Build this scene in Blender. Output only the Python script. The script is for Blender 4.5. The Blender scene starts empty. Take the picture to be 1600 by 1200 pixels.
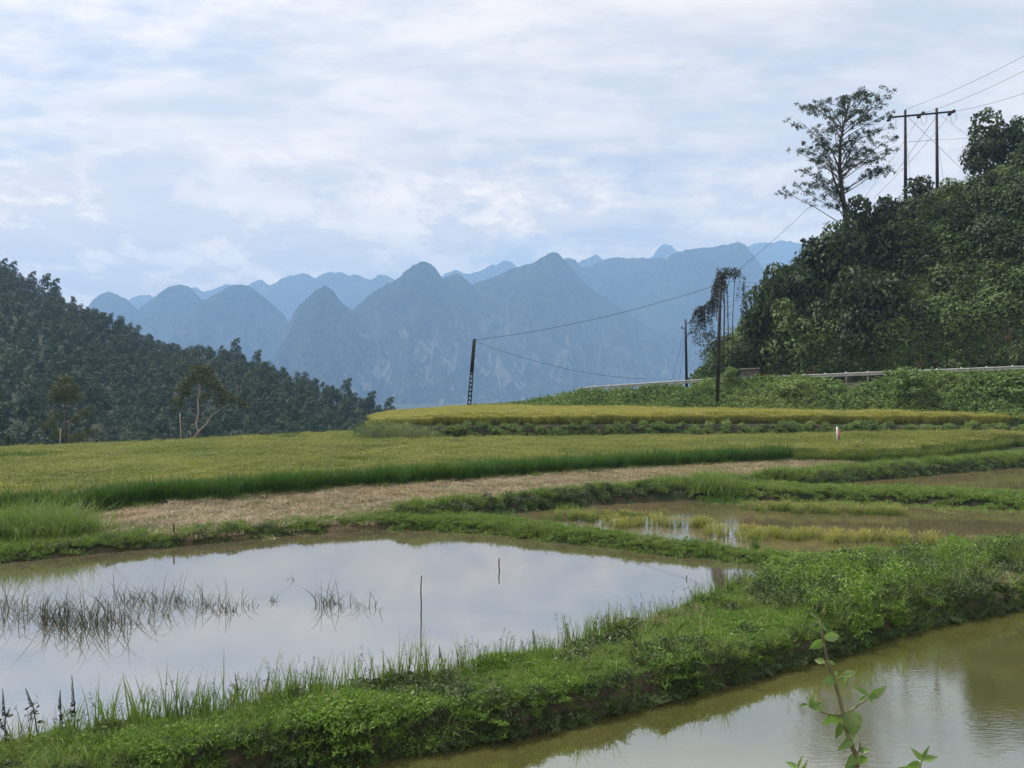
import bpy, math, random
import numpy as np
from mathutils import Vector, Matrix, noise as mnoise

rnd = random.Random(7)
R = np.random.default_rng(11)
sc = bpy.context.scene
COL = sc.collection
rad = math.radians

# ------------------------------------------------------------------ camera
CAMZ = 4.4
F = 1200.0            # focal length in pixels of a 1600 px wide frame
cam = bpy.data.cameras.new("camera")
cam.sensor_width = 36; cam.lens = 36 * F / 1600
cam.clip_start = 0.05; cam.clip_end = 20000
camo = bpy.data.objects.new("camera", cam); COL.objects.link(camo)
camo.location = (0, 0, CAMZ); camo.rotation_euler = (rad(90), 0, 0)
sc.camera = camo

# ------------------------------------------------------------------ light
SUN_EL, SUN_AZ = 56.0, -48.0      # azimuth measured from +Y (view direction), negative = left
sd = Vector((math.sin(rad(SUN_AZ)) * math.cos(rad(SUN_EL)), math.cos(rad(SUN_AZ)) * math.cos(rad(SUN_EL)), math.sin(rad(SUN_EL))))
sun = bpy.data.lights.new("sun", 'SUN'); sun.energy = 4.8; sun.angle = rad(3); sun.color = (1.0, .95, .87)
suno = bpy.data.objects.new("sun", sun); COL.objects.link(suno)
suno.rotation_euler = sd.to_track_quat('Z', 'Y').to_euler()
suno.location = (0, 0, 60)

w = bpy.data.worlds.new("World"); sc.world = w; w.use_nodes = True
nt = w.node_tree; nt.nodes.clear()


class NB:
    """small node-tree builder"""
    def __init__(s, nt): s.nt = nt
    def n(s, t, **kw):
        x = s.nt.nodes.new(t)
        for k, v in kw.items(): setattr(x, k, v)
        return x
    def put(s, sock, v):
        if isinstance(v, bpy.types.NodeSocket): s.nt.links.new(v, sock)
        elif v is not None:
            if sock.type == 'RGBA' and len(v) == 3: v = (*v, 1)
            sock.default_value = v
    def m(s, op, a, b=None, c=None, clamp=False):
        x = s.n('ShaderNodeMath', operation=op, use_clamp=clamp)
        for i, v in enumerate((a, b, c)): 
            if v is not None: s.put(x.inputs[i], v)
        return x.outputs[0]
    def v(s, op, a, b=None):
        x = s.n('ShaderNodeVectorMath', operation=op)
        s.put(x.inputs[0], a)
        if b is not None: s.put(x.inputs[3] if op == 'SCALE' else x.inputs[1], b)
        return x.outputs['Value'] if op in ('DOT_PRODUCT', 'LENGTH') else x.outputs[0]
    def noise(s, vec, scale, detail=4, rough=.55, dist=0):
        x = s.n('ShaderNodeTexNoise')
        if vec is not None: s.put(x.inputs['Vector'], vec)
        x.inputs['Scale'].default_value = scale; x.inputs['Detail'].default_value = detail
        x.inputs['Roughness'].default_value = rough; x.inputs['Distortion'].default_value = dist
        return x.outputs['Fac']
    def ramp(s, fac, lo, hi, smooth=True):
        x = s.n('ShaderNodeMapRange', interpolation_type='SMOOTHSTEP' if smooth else 'LINEAR')
        s.put(x.inputs[0], fac); x.inputs[1].default_value = lo; x.inputs[2].default_value = hi
        return x.outputs[0]
    def mix(s, f, a, b):
        x = s.n('ShaderNodeMix', data_type='RGBA')
        s.put(x.inputs[0], f); s.put(x.inputs[6], a); s.put(x.inputs[7], b)
        return x.outputs[2]
    def xyz(s, v):
        x = s.n('ShaderNodeSeparateXYZ'); s.put(x.inputs[0], v); return x.outputs
    def comb(s, a, b, c):
        x = s.n('ShaderNodeCombineXYZ')
        for i, q in enumerate((a, b, c)): s.put(x.inputs[i], q)
        return x.outputs[0]


b = NB(nt)
sky = b.n('ShaderNodeTexSky', sky_type='NISHITA', sun_disc=False)
sky.sun_elevation = rad(SUN_EL); sky.sun_rotation = rad(SUN_AZ)
sky.altitude = 600; sky.air_density = 1.0; sky.dust_density = 1.0
d = b.v('NORMALIZE', b.n('ShaderNodeTexCoord').outputs['Generated'])
X, Y, Z = b.xyz(d)
zz = b.m('ADD', b.m('MAXIMUM', Z, 0.0), 0.16)
pl = b.comb(b.m('DIVIDE', X, zz), b.m('DIVIDE', Y, zz), 0.0)         # cloud sheet plane
plx = b.v('MULTIPLY', pl, (0.8, 1.5, 1.0))
n1 = b.noise(plx, 1.3, 9, .62, .15)
n2 = b.noise(b.v('ADD', plx, (7.3, 2.1, 0)), 4.6, 8, .62, .1)
n3 = b.noise(b.v('ADD', plx, (1.7, 9.1, 3)), .7, 3, .5, 0)
# low puffy clouds : noise on the direction itself
n4 = b.noise(b.v('MULTIPLY', d, (1.0, 1.0, 2.2)), 11.0, 10, .66, .1)
n5 = b.noise(b.v('MULTIPLY', d, (1.0, 1.0, 2.0)), 3.1, 3, .5, 0)
cs = b.m('ADD', b.m('MULTIPLY', n1, .62), b.m('MULTIPLY', n2, .38))
thin = b.ramp(b.m('ADD', cs, b.m('MULTIPLY', n3, .25)), .72, .47)      # 1 = thin cloud, blue shows
thin = b.m('MULTIPLY', thin, b.ramp(n3, .50, .36))
shade = b.ramp(cs, .40, .60)
cloud = b.mix(shade, (.68, .65, .63), (1.04, .90, .765))
low = b.m('MULTIPLY', b.ramp(Z, .36, .14), 1.0)
puff = b.ramp(n4, .46, .60)
lowc = b.mix(puff, (1.30, 1.00, .68), (2.10, 1.60, 1.00))
gap = b.ramp(n5, .42, .62)
lowmix = b.m('MULTIPLY', low, b.m('ADD', .55, b.m('MULTIPLY', gap, .40)))
cloud = b.mix(lowmix, cloud, lowc)
skyb = b.n('ShaderNodeVectorMath', operation='SCALE'); b.put(skyb.inputs[0], sky.outputs[0]); skyb.inputs[3].default_value = 0.10
allc = b.mix(b.m('MULTIPLY', thin, .55), cloud, skyb.outputs[0])
glow = b.m('POWER', b.m('MAXIMUM', b.v('DOT_PRODUCT', d, tuple(sd)), 0.0), 5.0)
gain = b.m('ADD', 1.0, b.m('MULTIPLY', glow, 0.8))
fin = b.n('ShaderNodeVectorMath', operation='SCALE'); b.put(fin.inputs[0], allc); b.put(fin.inputs[3], gain)
bg = b.n('ShaderNodeBackground'); b.put(bg.inputs[0], fin.outputs[0]); bg.inputs[1].default_value = 1.0
out = b.n('ShaderNodeOutputWorld'); nt.links.new(bg.outputs[0], out.inputs[0])

sc.view_settings.view_transform = 'Standard'; sc.view_settings.look = 'None'
sc.view_settings.exposure = 0.24; sc.view_settings.gamma = 1.0
sc.view_settings.use_curve_mapping = False
cy = sc.cycles
cy.use_denoising = True; cy.use_light_tree = False; cy.adaptive_threshold = .02; cy.max_bounces = 5; cy.volume_bounces = 2; cy.transparent_max_bounces = 4
cy.diffuse_bounces = 2; cy.glossy_bounces = 2
cy.sample_clamp_indirect = 4.0


# ------------------------------------------------------------------ helpers
def tag(o, label=None, cat=None, group=None, kind=None):
    if label: o["label"] = label
    if cat: o["category"] = cat
    if group: o["group"] = group
    if kind: o["kind"] = kind
    return o

def empty(name, loc, label=None, cat=None, group=None, rz=0):
    o = bpy.data.objects.new(name, None); COL.objects.link(o)
    o.location = loc; o.rotation_euler = (0, 0, rz); o.empty_display_size = .2
    return tag(o, label, cat, group)

def mesh_data(name, V, quads=None, tris=None, attrs=None, smooth=False):
    V = np.asarray(V, dtype=np.float32).reshape(-1, 3)
    q = np.zeros((0, 4), np.int32) if quads is None else np.asarray(quads, np.int32).reshape(-1, 4)
    t = np.zeros((0, 3), np.int32) if tris is None else np.asarray(tris, np.int32).reshape(-1, 3)
    me = bpy.data.meshes.new(name)
    me.vertices.add(len(V)); me.vertices.foreach_set("co", V.ravel())
    nl = len(q) * 4 + len(t) * 3
    me.loops.add(nl); me.polygons.add(len(q) + len(t))
    me.loops.foreach_set("vertex_index", np.concatenate([q.ravel(), t.ravel()]).astype(np.int32))
    me.polygons.foreach_set("loop_start", np.concatenate([np.arange(len(q)) * 4, len(q) * 4 + np.arange(len(t)) * 3]).astype(np.int32))
    me.update(calc_edges=True)
    if smooth: me.polygons.foreach_set("use_smooth", np.ones(len(me.polygons), bool))
    for k, a in (attrs or {}).items():
        a = np.asarray(a)
        if a.ndim == 2:
            at = me.attributes.new(k, 'FLOAT_VECTOR', 'POINT'); at.data.foreach_set("vector", a.astype(np.float32).ravel())
        elif a.dtype.kind in 'iu':
            at = me.attributes.new(k, 'INT', 'POINT'); at.data.foreach_set("value", a.astype(np.int32))
        else:
            at = me.attributes.new(k, 'FLOAT', 'POINT'); at.data.foreach_set("value", a.astype(np.float32))
    return me

def obj(name, me, mat=None, parent=None):
    if mat is not None and not me.materials: me.materials.append(mat)
    o = bpy.data.objects.new(name, me); COL.objects.link(o)
    if parent is not None: o.parent = parent
    return o

class Geo:
    """collects quads with per-vertex 'var' and 'mixc' attributes"""
    def __init__(s): s.V = []; s.Q = []; s.T = []; s.var = []; s.mx = []; s.n = 0
    def add(s, V, Q=None, T=None, var=None, mx=None):
        V = np.asarray(V, float).reshape(-1, 3); k = len(V)
        if Q is not None: s.Q.append(np.asarray(Q).reshape(-1, 4) + s.n)
        if T is not None: s.T.append(np.asarray(T).reshape(-1, 3) + s.n)
        s.V.append(V); s.n += k
        s.var.append(np.broadcast_to(np.asarray(.5 if var is None else var, float), (k,)))
        s.mx.append(np.broadcast_to(np.asarray(0. if mx is None else mx, float), (k,)))
        return s
    def arrays(s):
        V = np.concatenate(s.V)
        Q = np.concatenate(s.Q) if s.Q else np.zeros((0, 4), int)
        T = np.concatenate(s.T) if s.T else np.zeros((0, 3), int)
        return V, Q, T, np.concatenate(s.var), np.concatenate(s.mx)
    def data(s, name, smooth=False):
        V, Q, T, a, m = s.arrays()
        return mesh_data(name, V, Q, T, {"var": a, "mixc": m}, smooth)

def nrm(a): return a / np.maximum(np.linalg.norm(a, axis=-1, keepdims=True), 1e-9)

def blades(g, base, h, wd, lean, bend, az=None, seg=3, mx0=0., mx1=0., rng=R, droop=0.):
    """grass blades: base (n,3); h,wd,lean,bend scalars or (n,)"""
    n = len(base)
    az = rng.uniform(0, 2 * np.pi, n) if az is None else az
    h = np.broadcast_to(h, (n,)); wd = np.broadcast_to(wd, (n,)); lean = np.broadcast_to(lean, (n,)); bend = np.broadcast_to(bend, (n,))
    dirx = np.stack([np.cos(az), np.sin(az), 0 * az], 1)
    tw = az + rng.uniform(-.9, .9, n) + np.pi / 2
    side = np.stack([np.cos(tw), np.sin(tw), 0 * az], 1)
    t = np.linspace(0, 1, seg + 1)
    V = np.zeros((n, seg + 1, 2, 3)); var = np.zeros((n, seg + 1, 2)); mx = np.zeros((n, seg + 1, 2))
    rv = rng.uniform(0, 1, n)
    p = base.copy(); 
    for i, ti in enumerate(t):
        if i:
            ang = lean + bend * (ti - .5 / seg) ** 1.3 * (1.0)
            ang = np.minimum(ang, 2.6)
            p = p + (dirx * np.sin(ang)[:, None] + np.array([0, 0, 1.]) * np.cos(ang)[:, None]) * (h / seg)[:, None]
        ww = wd * (1 - ti) ** .6 * .5 + wd * .04
        V[:, i, 0] = p - side * ww[:, None]; V[:, i, 1] = p + side * ww[:, None]
        var[:, i] = rv[:, None]; mx[:, i] = mx0 + (mx1 - mx0) * ti
    V = V.reshape(-1, 3)
    idx = np.arange(n)[:, None] * (seg + 1) * 2
    q = []
    for i in range(seg):
        a = idx + i * 2
        q.append(np.concatenate([a, a + 1, a + 3, a + 2], 1))
    g.add(V, np.concatenate(q), var=var.ravel(), mx=mx.ravel())
    return p

def leaves(g, pos, size, nvec, asp=.55, rng=R, mx=0., fold=.18):
    """diamond leaves with a fold; pos (n,3) centre, nvec (n,3) normals"""
    n = len(pos)
    size = np.broadcast_to(size, (n,))
    r = nrm(rng.normal(size=(n, 3)))
    u = nrm(np.cross(nvec, r)); v = np.cross(nvec, u)
    s = size[:, None] * .5
    P = np.stack([pos - u * s, pos + v * s * asp + nvec * s * fold, pos + u * s - nvec * s * fold, pos - v * s * asp + nvec * s * fold], 1)
    q = np.arange(n * 4).reshape(n, 4)
    rv = rng.uniform(0, 1, n)
    g.add(P.reshape(-1, 3), q, var=np.repeat(rv, 4), mx=np.repeat(np.broadcast_to(mx, (n,)), 4))

def crown(g, lumps, dens, leaf, rng=R, up=.35, shell=.72, asp=.6, jit=.5):
    """leaf cloud over lumps (cx,cy,cz,rx,ry,rz)"""
    for L in lumps:
        c = np.array(L[:3]); r = np.array(L[3:6]) if len(L) >= 6 else np.array([L[3]] * 3)
        n = int(dens * (r[0] * r[1] + r[0] * r[2] + r[1] * r[2]) / 3)
        dd = nrm(rng.normal(size=(n, 3)) + np.array([0, 0, up]))
        rr = shell + (1.08 - shell) * rng.uniform(0, 1, n) ** .7
        # sub-lumpiness
        ph = rng.uniform(0, 6, 3)
        lum = 1 + .10 * np.sin(dd @ np.array([5., 3, 4]) + ph[0]) + .08 * np.sin(dd @ np.array([-4., 6, 7]) + ph[1])
        pos = c + dd * r * (rr * lum)[:, None]
        nv = nrm(dd * .9 + rng.normal(size=(n, 3)) * jit + np.array([0, 0, .25]))
        leaves(g, pos, leaf * rng.uniform(.6, 1.35, n), nv, asp, rng)

def tube(g, pts, rads, sides=7, cap=True, var=.5, mx=0.):
    pts = [Vector(p) for p in pts]
    if not hasattr(rads, '__len__'): rads = [rads] * len(pts)
    V = []; 
    for i, p in enumerate(pts):
        a = pts[max(i - 1, 0)]; c = pts[min(i + 1, len(pts) - 1)]
        t = (c - a).normalized()
        up = Vector((0, 0, 1)) if abs(t.z) < .9 else Vector((1, 0, 0))
        u = t.cross(up).normalized(); v = t.cross(u)
        for k in range(sides):
            an = 2 * math.pi * k / sides
            V.append(p + (u * math.cos(an) + v * math.sin(an)) * rads[i])
    Q = []
    for i in range(len(pts) - 1):
        for k in range(sides):
            k2 = (k + 1) % sides
            Q.append((i * sides + k, i * sides + k2, (i + 1) * sides + k2, (i + 1) * sides + k))
    T = []
    if cap:
        V.append(pts[0]); V.append(pts[-1]); c0 = len(V) - 2; c1 = len(V) - 1; L = (len(pts) - 1) * sides
        for k in range(sides):
            k2 = (k + 1) % sides
            T.append((c0, k2, k)); T.append((c1, L + k, L + k2))
    g.add([tuple(v) for v in V], Q, T if T else None, var=var, mx=mx)

def box(g, c, s, rz=0., var=.5, taper=1.):
    x, y, z = np.array(s) / 2
    V = np.array([(sx * x * (taper if sz > 0 else 1), sy * y * (taper if sz > 0 else 1), sz * z) for sz in (-1, 1) for sy in (-1, 1) for sx in (-1, 1)], float)
    cr, sr = math.cos(rz), math.sin(rz)
    V = V @ np.array([[cr, sr, 0], [-sr, cr, 0], [0, 0, 1]]) + np.array(c)
    g.add(V, [(0, 2, 3, 1), (4, 5, 7, 6), (0, 1, 5, 4), (2, 6, 7, 3), (0, 4, 6, 2), (1, 3, 7, 5)], var=var)

def PX(u, v, z):
    D = (CAMZ - z) * F / (v - 600.0)
    return ((u - 800.0) / F * D, D)
def PD(u, v, D): return np.array([(u - 800.0) / F * D, D, CAMZ - (v - 600.0) * D / F])

# ------------------------------------------------------------------ scatter (geometry nodes, self-contained)
def scatter(name, templates, pts, rotz, scl, pick, mat, tilt=None, **tg):
    V = []; Q = []; T = []; var = []; mx = []; tid = []; n = 0
    for i, g in enumerate(templates):
        v, q, t, a, m = g.arrays()
        V.append(v); Q.append(q + n); T.append(t + n); var.append(a); mx.append(m); tid.append(np.full(len(v), i)); n += len(v)
    k = len(pts)
    V.append(pts); var.append(np.zeros(k)); mx.append(np.zeros(k)); tid.append(np.full(k, -1))
    rot = np.zeros((n + k, 3)); rot[n:, 2] = rotz
    if tilt is not None: rot[n:, :2] = tilt
    sv = np.ones((n + k, 3)); scl = np.asarray(scl); sv[n:] = scl[:, None] if scl.ndim == 1 else scl
    pk = np.zeros(n + k, int); pk[n:] = pick
    me = mesh_data(name, np.concatenate(V), np.concatenate(Q), np.concatenate(T),
                   {"var": np.concatenate(var), "mixc": np.concatenate(mx), "tid": np.concatenate(tid).astype(int), "rot": rot, "scl": sv, "pick": pk})
    o = obj(name, me, mat)
    ng = bpy.data.node_groups.get("scatter_self")
    if ng is None:
        ng = bpy.data.node_groups.new("scatter_self", 'GeometryNodeTree')
        ng.interface.new_socket("Geometry", in_out='INPUT', socket_type='NodeSocketGeometry')
        ng.interface.new_socket("Geometry", in_out='OUTPUT', socket_type='NodeSocketGeometry')
        N = ng.nodes.new; L = ng.links.new
        gi = N('NodeGroupInput'); go = N('NodeGroupOutput')
        def attr(nm, dt):
            a = N('GeometryNodeInputNamedAttribute'); a.data_type = dt; a.inputs[0].default_value = nm
            return [s for s in a.outputs if s.enabled and s.name == 'Attribute'][0]
        t = attr("tid", 'INT')
        cmp = N('FunctionNodeCompare'); cmp.data_type = 'INT'; cmp.operation = 'LESS_THAN'
        ci = [s for s in cmp.inputs if s.enabled]; L(t, ci[0]); ci[1].default_value = 0
        sep = N('GeometryNodeSeparateGeometry'); sep.domain = 'POINT'
        L(gi.outputs[0], sep.inputs[0]); L(cmp.outputs[0], sep.inputs['Selection'])
        sp = N('GeometryNodeSplitToInstances'); sp.domain = 'POINT'
        L(sep.outputs[1], sp.inputs[0]); L(t, sp.inputs['Group ID'])
        ip = N('GeometryNodeInstanceOnPoints'); L(sep.outputs[0], ip.inputs['Points']); L(sp.outputs[0], ip.inputs['Instance'])
        ip.inputs['Pick Instance'].default_value = True
        L(attr("pick", 'INT'), ip.inputs['Instance Index'])
        er = N('FunctionNodeEulerToRotation'); L(attr("rot", 'FLOAT_VECTOR'), er.inputs[0]); L(er.outputs[0], ip.inputs['Rotation'])
        L(attr("scl", 'FLOAT_VECTOR'), ip.inputs['Scale'])
        L(ip.outputs[0], go.inputs[0])
    md = o.modifiers.new("scatter", 'NODES'); md.node_group = ng
    tag(o, kind='stuff', **tg)
    return o

# ------------------------------------------------------------------ materials
def newmat(name):
    m = bpy.data.materials.new(name); m.use_nodes = True; m.node_tree.nodes.clear()
    bb = NB(m.node_tree); o = bb.n('ShaderNodeOutputMaterial')
    return m, bb, o

def leaf_mat(name, dark, light, tip=None, patch=None, pscale=.25, trans=.3, rough=.62, spec=.32):
    """foliage: per-leaf, per-plant and slow patch variation; 'tip' colour where mixc=1"""
    m, b, o = newmat(name)
    a = b.n('ShaderNodeAttribute', attribute_name='var').outputs['Fac']
    oi = b.n('ShaderNodeObjectInfo').outputs['Random']
    pos = b.n('ShaderNodeNewGeometry').outputs['Position']
    nn = b.noise(pos, pscale, 4, .6)
    f = b.m('ADD', b.m('MULTIPLY', b.m('POWER', a, 1.5), .62), b.m('ADD', b.m('MULTIPLY', oi, .22), b.m('MULTIPLY', b.ramp(nn, .3, .7), .30)), clamp=True)
    c = b.mix(f, dark, light)
    if patch: c = b.mix(b.ramp(nn, .48, .66), c, patch)
    if tip:
        mc = b.n('ShaderNodeAttribute', attribute_name='mixc').outputs['Fac']
        n2 = b.noise(pos, pscale * 2.3, 3, .5)
        c = b.mix(b.m('MULTIPLY', mc, b.m('ADD', .55, b.m('MULTIPLY', b.ramp(n2, .35, .65), .45)), clamp=True), c, tip)
    p = b.n('ShaderNodeBsdfPrincipled'); b.put(p.inputs['Base Color'], c)
    p.inputs['Roughness'].default_value = rough; p.inputs['Specular IOR Level'].default_value = spec
    t = b.n('ShaderNodeBsdfTranslucent')
    tc = b.n('ShaderNodeVectorMath', operation='MULTIPLY'); b.put(tc.inputs[0], c); tc.inputs[1].default_value = (1.1, 1.25, .6)
    b.put(t.inputs[0], tc.outputs[0])
    mx = b.n('ShaderNodeMixShader'); mx.inputs[0].default_value = trans
    b.nt.links.new(p.outputs[0], mx.inputs[1]); b.nt.links.new(t.outputs[0], mx.inputs[2]); b.nt.links.new(mx.outputs[0], o.inputs[0])
    return m

def solid(name, col, col2=None, scale=6., rough=.8, metal=0., bump=0., stretch=(1, 1, 1), spec=.3):
    m, b, o = newmat(name)
    pos = b.n('ShaderNodeNewGeometry').outputs['Position']
    n = b.noise(b.v('MULTIPLY', pos, stretch), scale, 6, .6)
    c = b.mix(b.ramp(n, .35, .65), col, col2 or tuple(x * .6 for x in col))
    p = b.n('ShaderNodeBsdfPrincipled'); b.put(p.inputs['Base Color'], c)
    p.inputs['Roughness'].default_value = rough; p.inputs['Metallic'].default_value = metal
    p.inputs['Specular IOR Level'].default_value = spec
    if bump:
        bp = b.n('ShaderNodeBump'); bp.inputs['Strength'].default_value = bump; bp.inputs['Distance'].default_value = .02
        b.put(bp.inputs['Height'], n); b.nt.links.new(bp.outputs[0], p.inputs['Normal'])
    b.nt.links.new(p.outputs[0], o.inputs[0])
    return m

M = {}
M['rice'] = leaf_mat('rice_leaf', (.03, .07, .012), (.13, .20, .04), tip=(.34, .32, .10), pscale=.11, trans=.35)
M['gold'] = leaf_mat('ripe_rice_leaf', (.09, .12, .03), (.28, .29, .08), tip=(.43, .38, .12), pscale=.35, trans=.38)
M['edge'] = leaf_mat('lush_rice_leaf', (.025, .075, .012), (.08, .17, .025), tip=(.10, .19, .03), pscale=.3, trans=.25)
M['grass'] = leaf_mat('grass_blade', (.045, .095, .018), (.21, .32, .07), tip=(.25, .33, .09), patch=(.15, .20, .055), pscale=1.1, trans=.3)
M['herb'] = leaf_mat('herb_leaf', (.025, .065, .012), (.20, .34, .06), tip=(.23, .36, .06), patch=(.10, .17, .04), pscale=1.3, trans=.28)
M['darkveg'] = leaf_mat('creeper_leaf', (.025, .05, .018), (.13, .18, .07), pscale=.5, trans=.15)
M['straw'] = leaf_mat('straw', (.14, .11, .06), (.52, .44, .30), patch=(.36, .28, .17), pscale=.35, trans=.1)
M['hillveg'] = leaf_mat('hillside_leaf', (.03, .06, .02), (.19, .28, .09), patch=(.14, .19, .07), pscale=.12, trans=.2)
M['banksh'] = leaf_mat('roadside_leaf', (.055, .11, .028), (.27, .38, .12), patch=(.22, .30, .10), pscale=.25, trans=.25)
M['forest'] = leaf_mat('forest_leaf', (.010, .028, .012), (.055, .098, .036), patch=(.05, .08, .026), pscale=.03, trans=.1)
M['darktree'] = leaf_mat('dark_tree_leaf', (.014, .030, .011), (.075, .115, .04), pscale=.2, trans=.15)
M['yellowtree'] = leaf_mat('olive_tree_leaf', (.028, .04, .012), (.10, .115, .032), pscale=.2, trans=.3)
M['feather'] = leaf_mat('feathery_leaf', (.018, .038, .014), (.055, .09, .03), pscale=.2, trans=.15)
M['vine'] = leaf_mat('withered_vine_leaf', (.022, .026, .014), (.06, .065, .035), pscale=.5, trans=.2)
M['plume'] = leaf_mat('reed_plume', (.14, .17, .09), (.28, .31, .19), pscale=.5, trans=.3)
M['pondgrass'] = leaf_mat('wilted_grass', (.012, .018, .008), (.07, .072, .028), pscale=2., trans=.2)
M['spike'] = leaf_mat('dark_flower_spike', (.012, .02, .01), (.03, .045, .02), pscale=2., trans=.1)
M['nearleaf'] = leaf_mat('broad_leaf', (.08, .17, .04), (.24, .36, .12), patch=(.22, .27, .12), pscale=14., trans=.3, rough=.45)
M['stem'] = solid('green_stem', (.20, .23, .10), (.13, .11, .06), 40, .6)
M['bark'] = solid('bark', (.10, .085, .065), (.05, .042, .033), 4, .9, bump=.3)
M['palebark'] = solid('pale_bark', (.42, .38, .32), (.24, .21, .17), 3, .85, bump=.2)
M['wood'] = solid('weathered_pole', (.032, .029, .027), (.018, .016, .015), 5, .8, stretch=(1, 1, .2))
M['concrete'] = solid('old_concrete', (.16, .15, .13), (.09, .085, .075), 3, .9, bump=.3)
M['steel'] = solid('galvanised_steel', (.42, .43, .43), (.30, .31, .31), 2.5, .6, metal=.1)
M['iron'] = solid('dark_iron', (.03, .03, .033), (.02, .02, .02), 8, .5, metal=.4)
M['wire'] = solid('black_wire', (.035, .037, .04), (.03, .03, .03), 8, .6)
M['stick'] = solid('dark_stick', (.06, .045, .03), (.03, .022, .016), 15, .8)
M['bamboo'] = solid('pale_bamboo', (.42, .36, .26), (.3, .25, .17), 5, .7)
M['pink'] = solid('pink_paint', (.55, .12, .16), (.45, .10, .13), 9, .6)
M['white'] = solid('white_paint', (.65, .62, .60), (.5, .48, .46), 9, .6)
M['asphalt'] = solid('asphalt', (.06, .06, .058), (.045, .045, .043), 3, .9, bump=.2)

def water_mat(name, mud, mud2, ior, bump, bscale, rough=.015):
    m, b, o = newmat(name)
    pos = b.n('ShaderNodeNewGeometry').outputs['Position']
    n = b.noise(b.v('MULTIPLY', pos, (1., 1.5, 1.)), .35, 5, .55)
    c = b.mix(b.ramp(n, .35, .65), mud, mud2)
    fl = b.noise(pos, 26, 2, .5); fleck = b.m('MULTIPLY', b.ramp(fl, .74, .78), .5)
    c = b.mix(fleck, c, (.25, .22, .15))
    df = b.n('ShaderNodeBsdfDiffuse'); b.put(df.inputs[0], c)
    gl = b.n('ShaderNodeBsdfGlossy'); gl.inputs['Roughness'].default_value = rough
    gl.inputs[0].default_value = (.93, .95, .96, 1)
    w1 = b.noise(b.v('MULTIPLY', pos, (1., 2.6, 1.)), bscale, 4, .55, .3)
    w2 = b.ramp(b.noise(pos, .22, 3, .5), .42, .66)
    bp = b.n('ShaderNodeBump'); bp.inputs['Distance'].default_value = .02
    b.put(bp.inputs['Strength'], b.m('MULTIPLY', b.m('ADD', .25, w2), bump)); b.put(bp.inputs['Height'], w1)
    fr = b.n('ShaderNodeFresnel'); fr.inputs[0].default_value = ior
    for x in (df, gl): b.nt.links.new(bp.outputs[0], x.inputs['Normal'])
    mx = b.n('ShaderNodeMixShader'); b.nt.links.new(fr.outputs[0], mx.inputs[0])
    b.nt.links.new(df.outputs[0], mx.inputs[1]); b.nt.links.new(gl.outputs[0], mx.inputs[2]); b.nt.links.new(mx.outputs[0], o.inputs[0])
    return m
M['pond'] = water_mat('still_pond_water', (.10, .085, .05), (.08, .07, .04), 9.0, .03, 5.)
M['lowpond'] = water_mat('green_pond_water', (.095, .090, .028), (.07, .072, .02), 4.8, .07, 7.)
M['paddywater'] = water_mat('muddy_paddy_water', (.12, .095, .05), (.085, .075, .038), 5.0, .05, 6.)

# ------------------------------------------------------------------ terrain function
def pdist(P, poly, closed=True):
    """signed distance (negative inside) of points P (n,2) to polygon"""
    poly = np.asarray(poly, float); n = len(poly)
    best = np.full(len(P), 1e9); inside = np.zeros(len(P), bool)
    for i in range(n if closed else n - 1):
        a = poly[i]; c = poly[(i + 1) % n]; e = c - a
        t = np.clip(((P - a) @ e) / (e @ e), 0, 1)
        dx = P[:, 0] - (a[0] + t * e[0]); dy = P[:, 1] - (a[1] + t * e[1])
        best = np.minimum(best, dx * dx + dy * dy)
        if closed:
            cr = ((a[1] > P[:, 1]) != (c[1] > P[:, 1]))
            with np.errstate(divide='ignore', invalid='ignore'):
                xx = (c[0] - a[0]) * (P[:, 1] - a[1]) / (c[1] - a[1]) + a[0]
            inside ^= cr & (P[:, 0] < xx)
    dd = np.sqrt(best)
    return np.where(inside, -dd, dd) if closed else dd

def ss(a, b_, x):
    t = np.clip((x - a) / (b_ - a), 0, 1); return t * t * (3 - 2 * t)

def vn(x, y, s, seed=0):
    """cheap smooth value noise -1..1"""
    x = x / s + seed * 17.3; y = y / s - seed * 9.1
    xi = np.floor(x); yi = np.floor(y); fx = x - xi; fy = y - yi
    fx = fx * fx * (3 - 2 * fx); fy = fy * fy * (3 - 2 * fy)
    def h(a, c):
        q = np.sin(a * 127.1 + c * 311.7 + seed * 13.7) * 43758.5453
        return (q - np.floor(q)) * 2 - 1
    return (h(xi, yi) * (1 - fx) + h(xi + 1, yi) * fx) * (1 - fy) + (h(xi, yi + 1) * (1 - fx) + h(xi + 1, yi + 1) * fx) * fy
def fbm(x, y, s, o=4, seed=0):
    r = 0; a = 1
    for i in range(o): r = r + a * vn(x, y, s, seed + i); s = s / 2.03; a *= .5
    return r

POND = [PX(1240, 886, 0), PX(1050, 868, 0), PX(900, 850, 0), PX(750, 833, 0), PX(690, 830, 0), PX(600, 826, 0), PX(500, 833, 0), PX(400, 840, 0), PX(260, 855, 0),
        PX(120, 866, 0), PX(0, 880, 0), (-18, 17.6), (-28, 16), (-28, 6), (-14, 7.3), (-9, 8.5), PX(0, 1168, 0), PX(200, 1144, 0), PX(400, 1112, 0), PX(600, 1078, 0),
        PX(800, 1041, 0), PX(1000, 979, 0), PX(1120, 938, 0), PX(1190, 905, 0)]
LOWZ = -.25
LOW = [(-8, 6.6), (-5, 8.0), (-3.3, 8.7), PX(600, 1195, LOWZ), PX(800, 1165, LOWZ), PX(1000, 1118, LOWZ), PX(1100, 1090, LOWZ), PX(1250, 1050, LOWZ), PX(1400, 1002, LOWZ), PX(1500, 975, LOWZ), PX(1600, 957, LOWZ),
       (14, 18.0), (20, 21), (28, 24), (28, 4.5), (-8, 4.5)]
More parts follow.
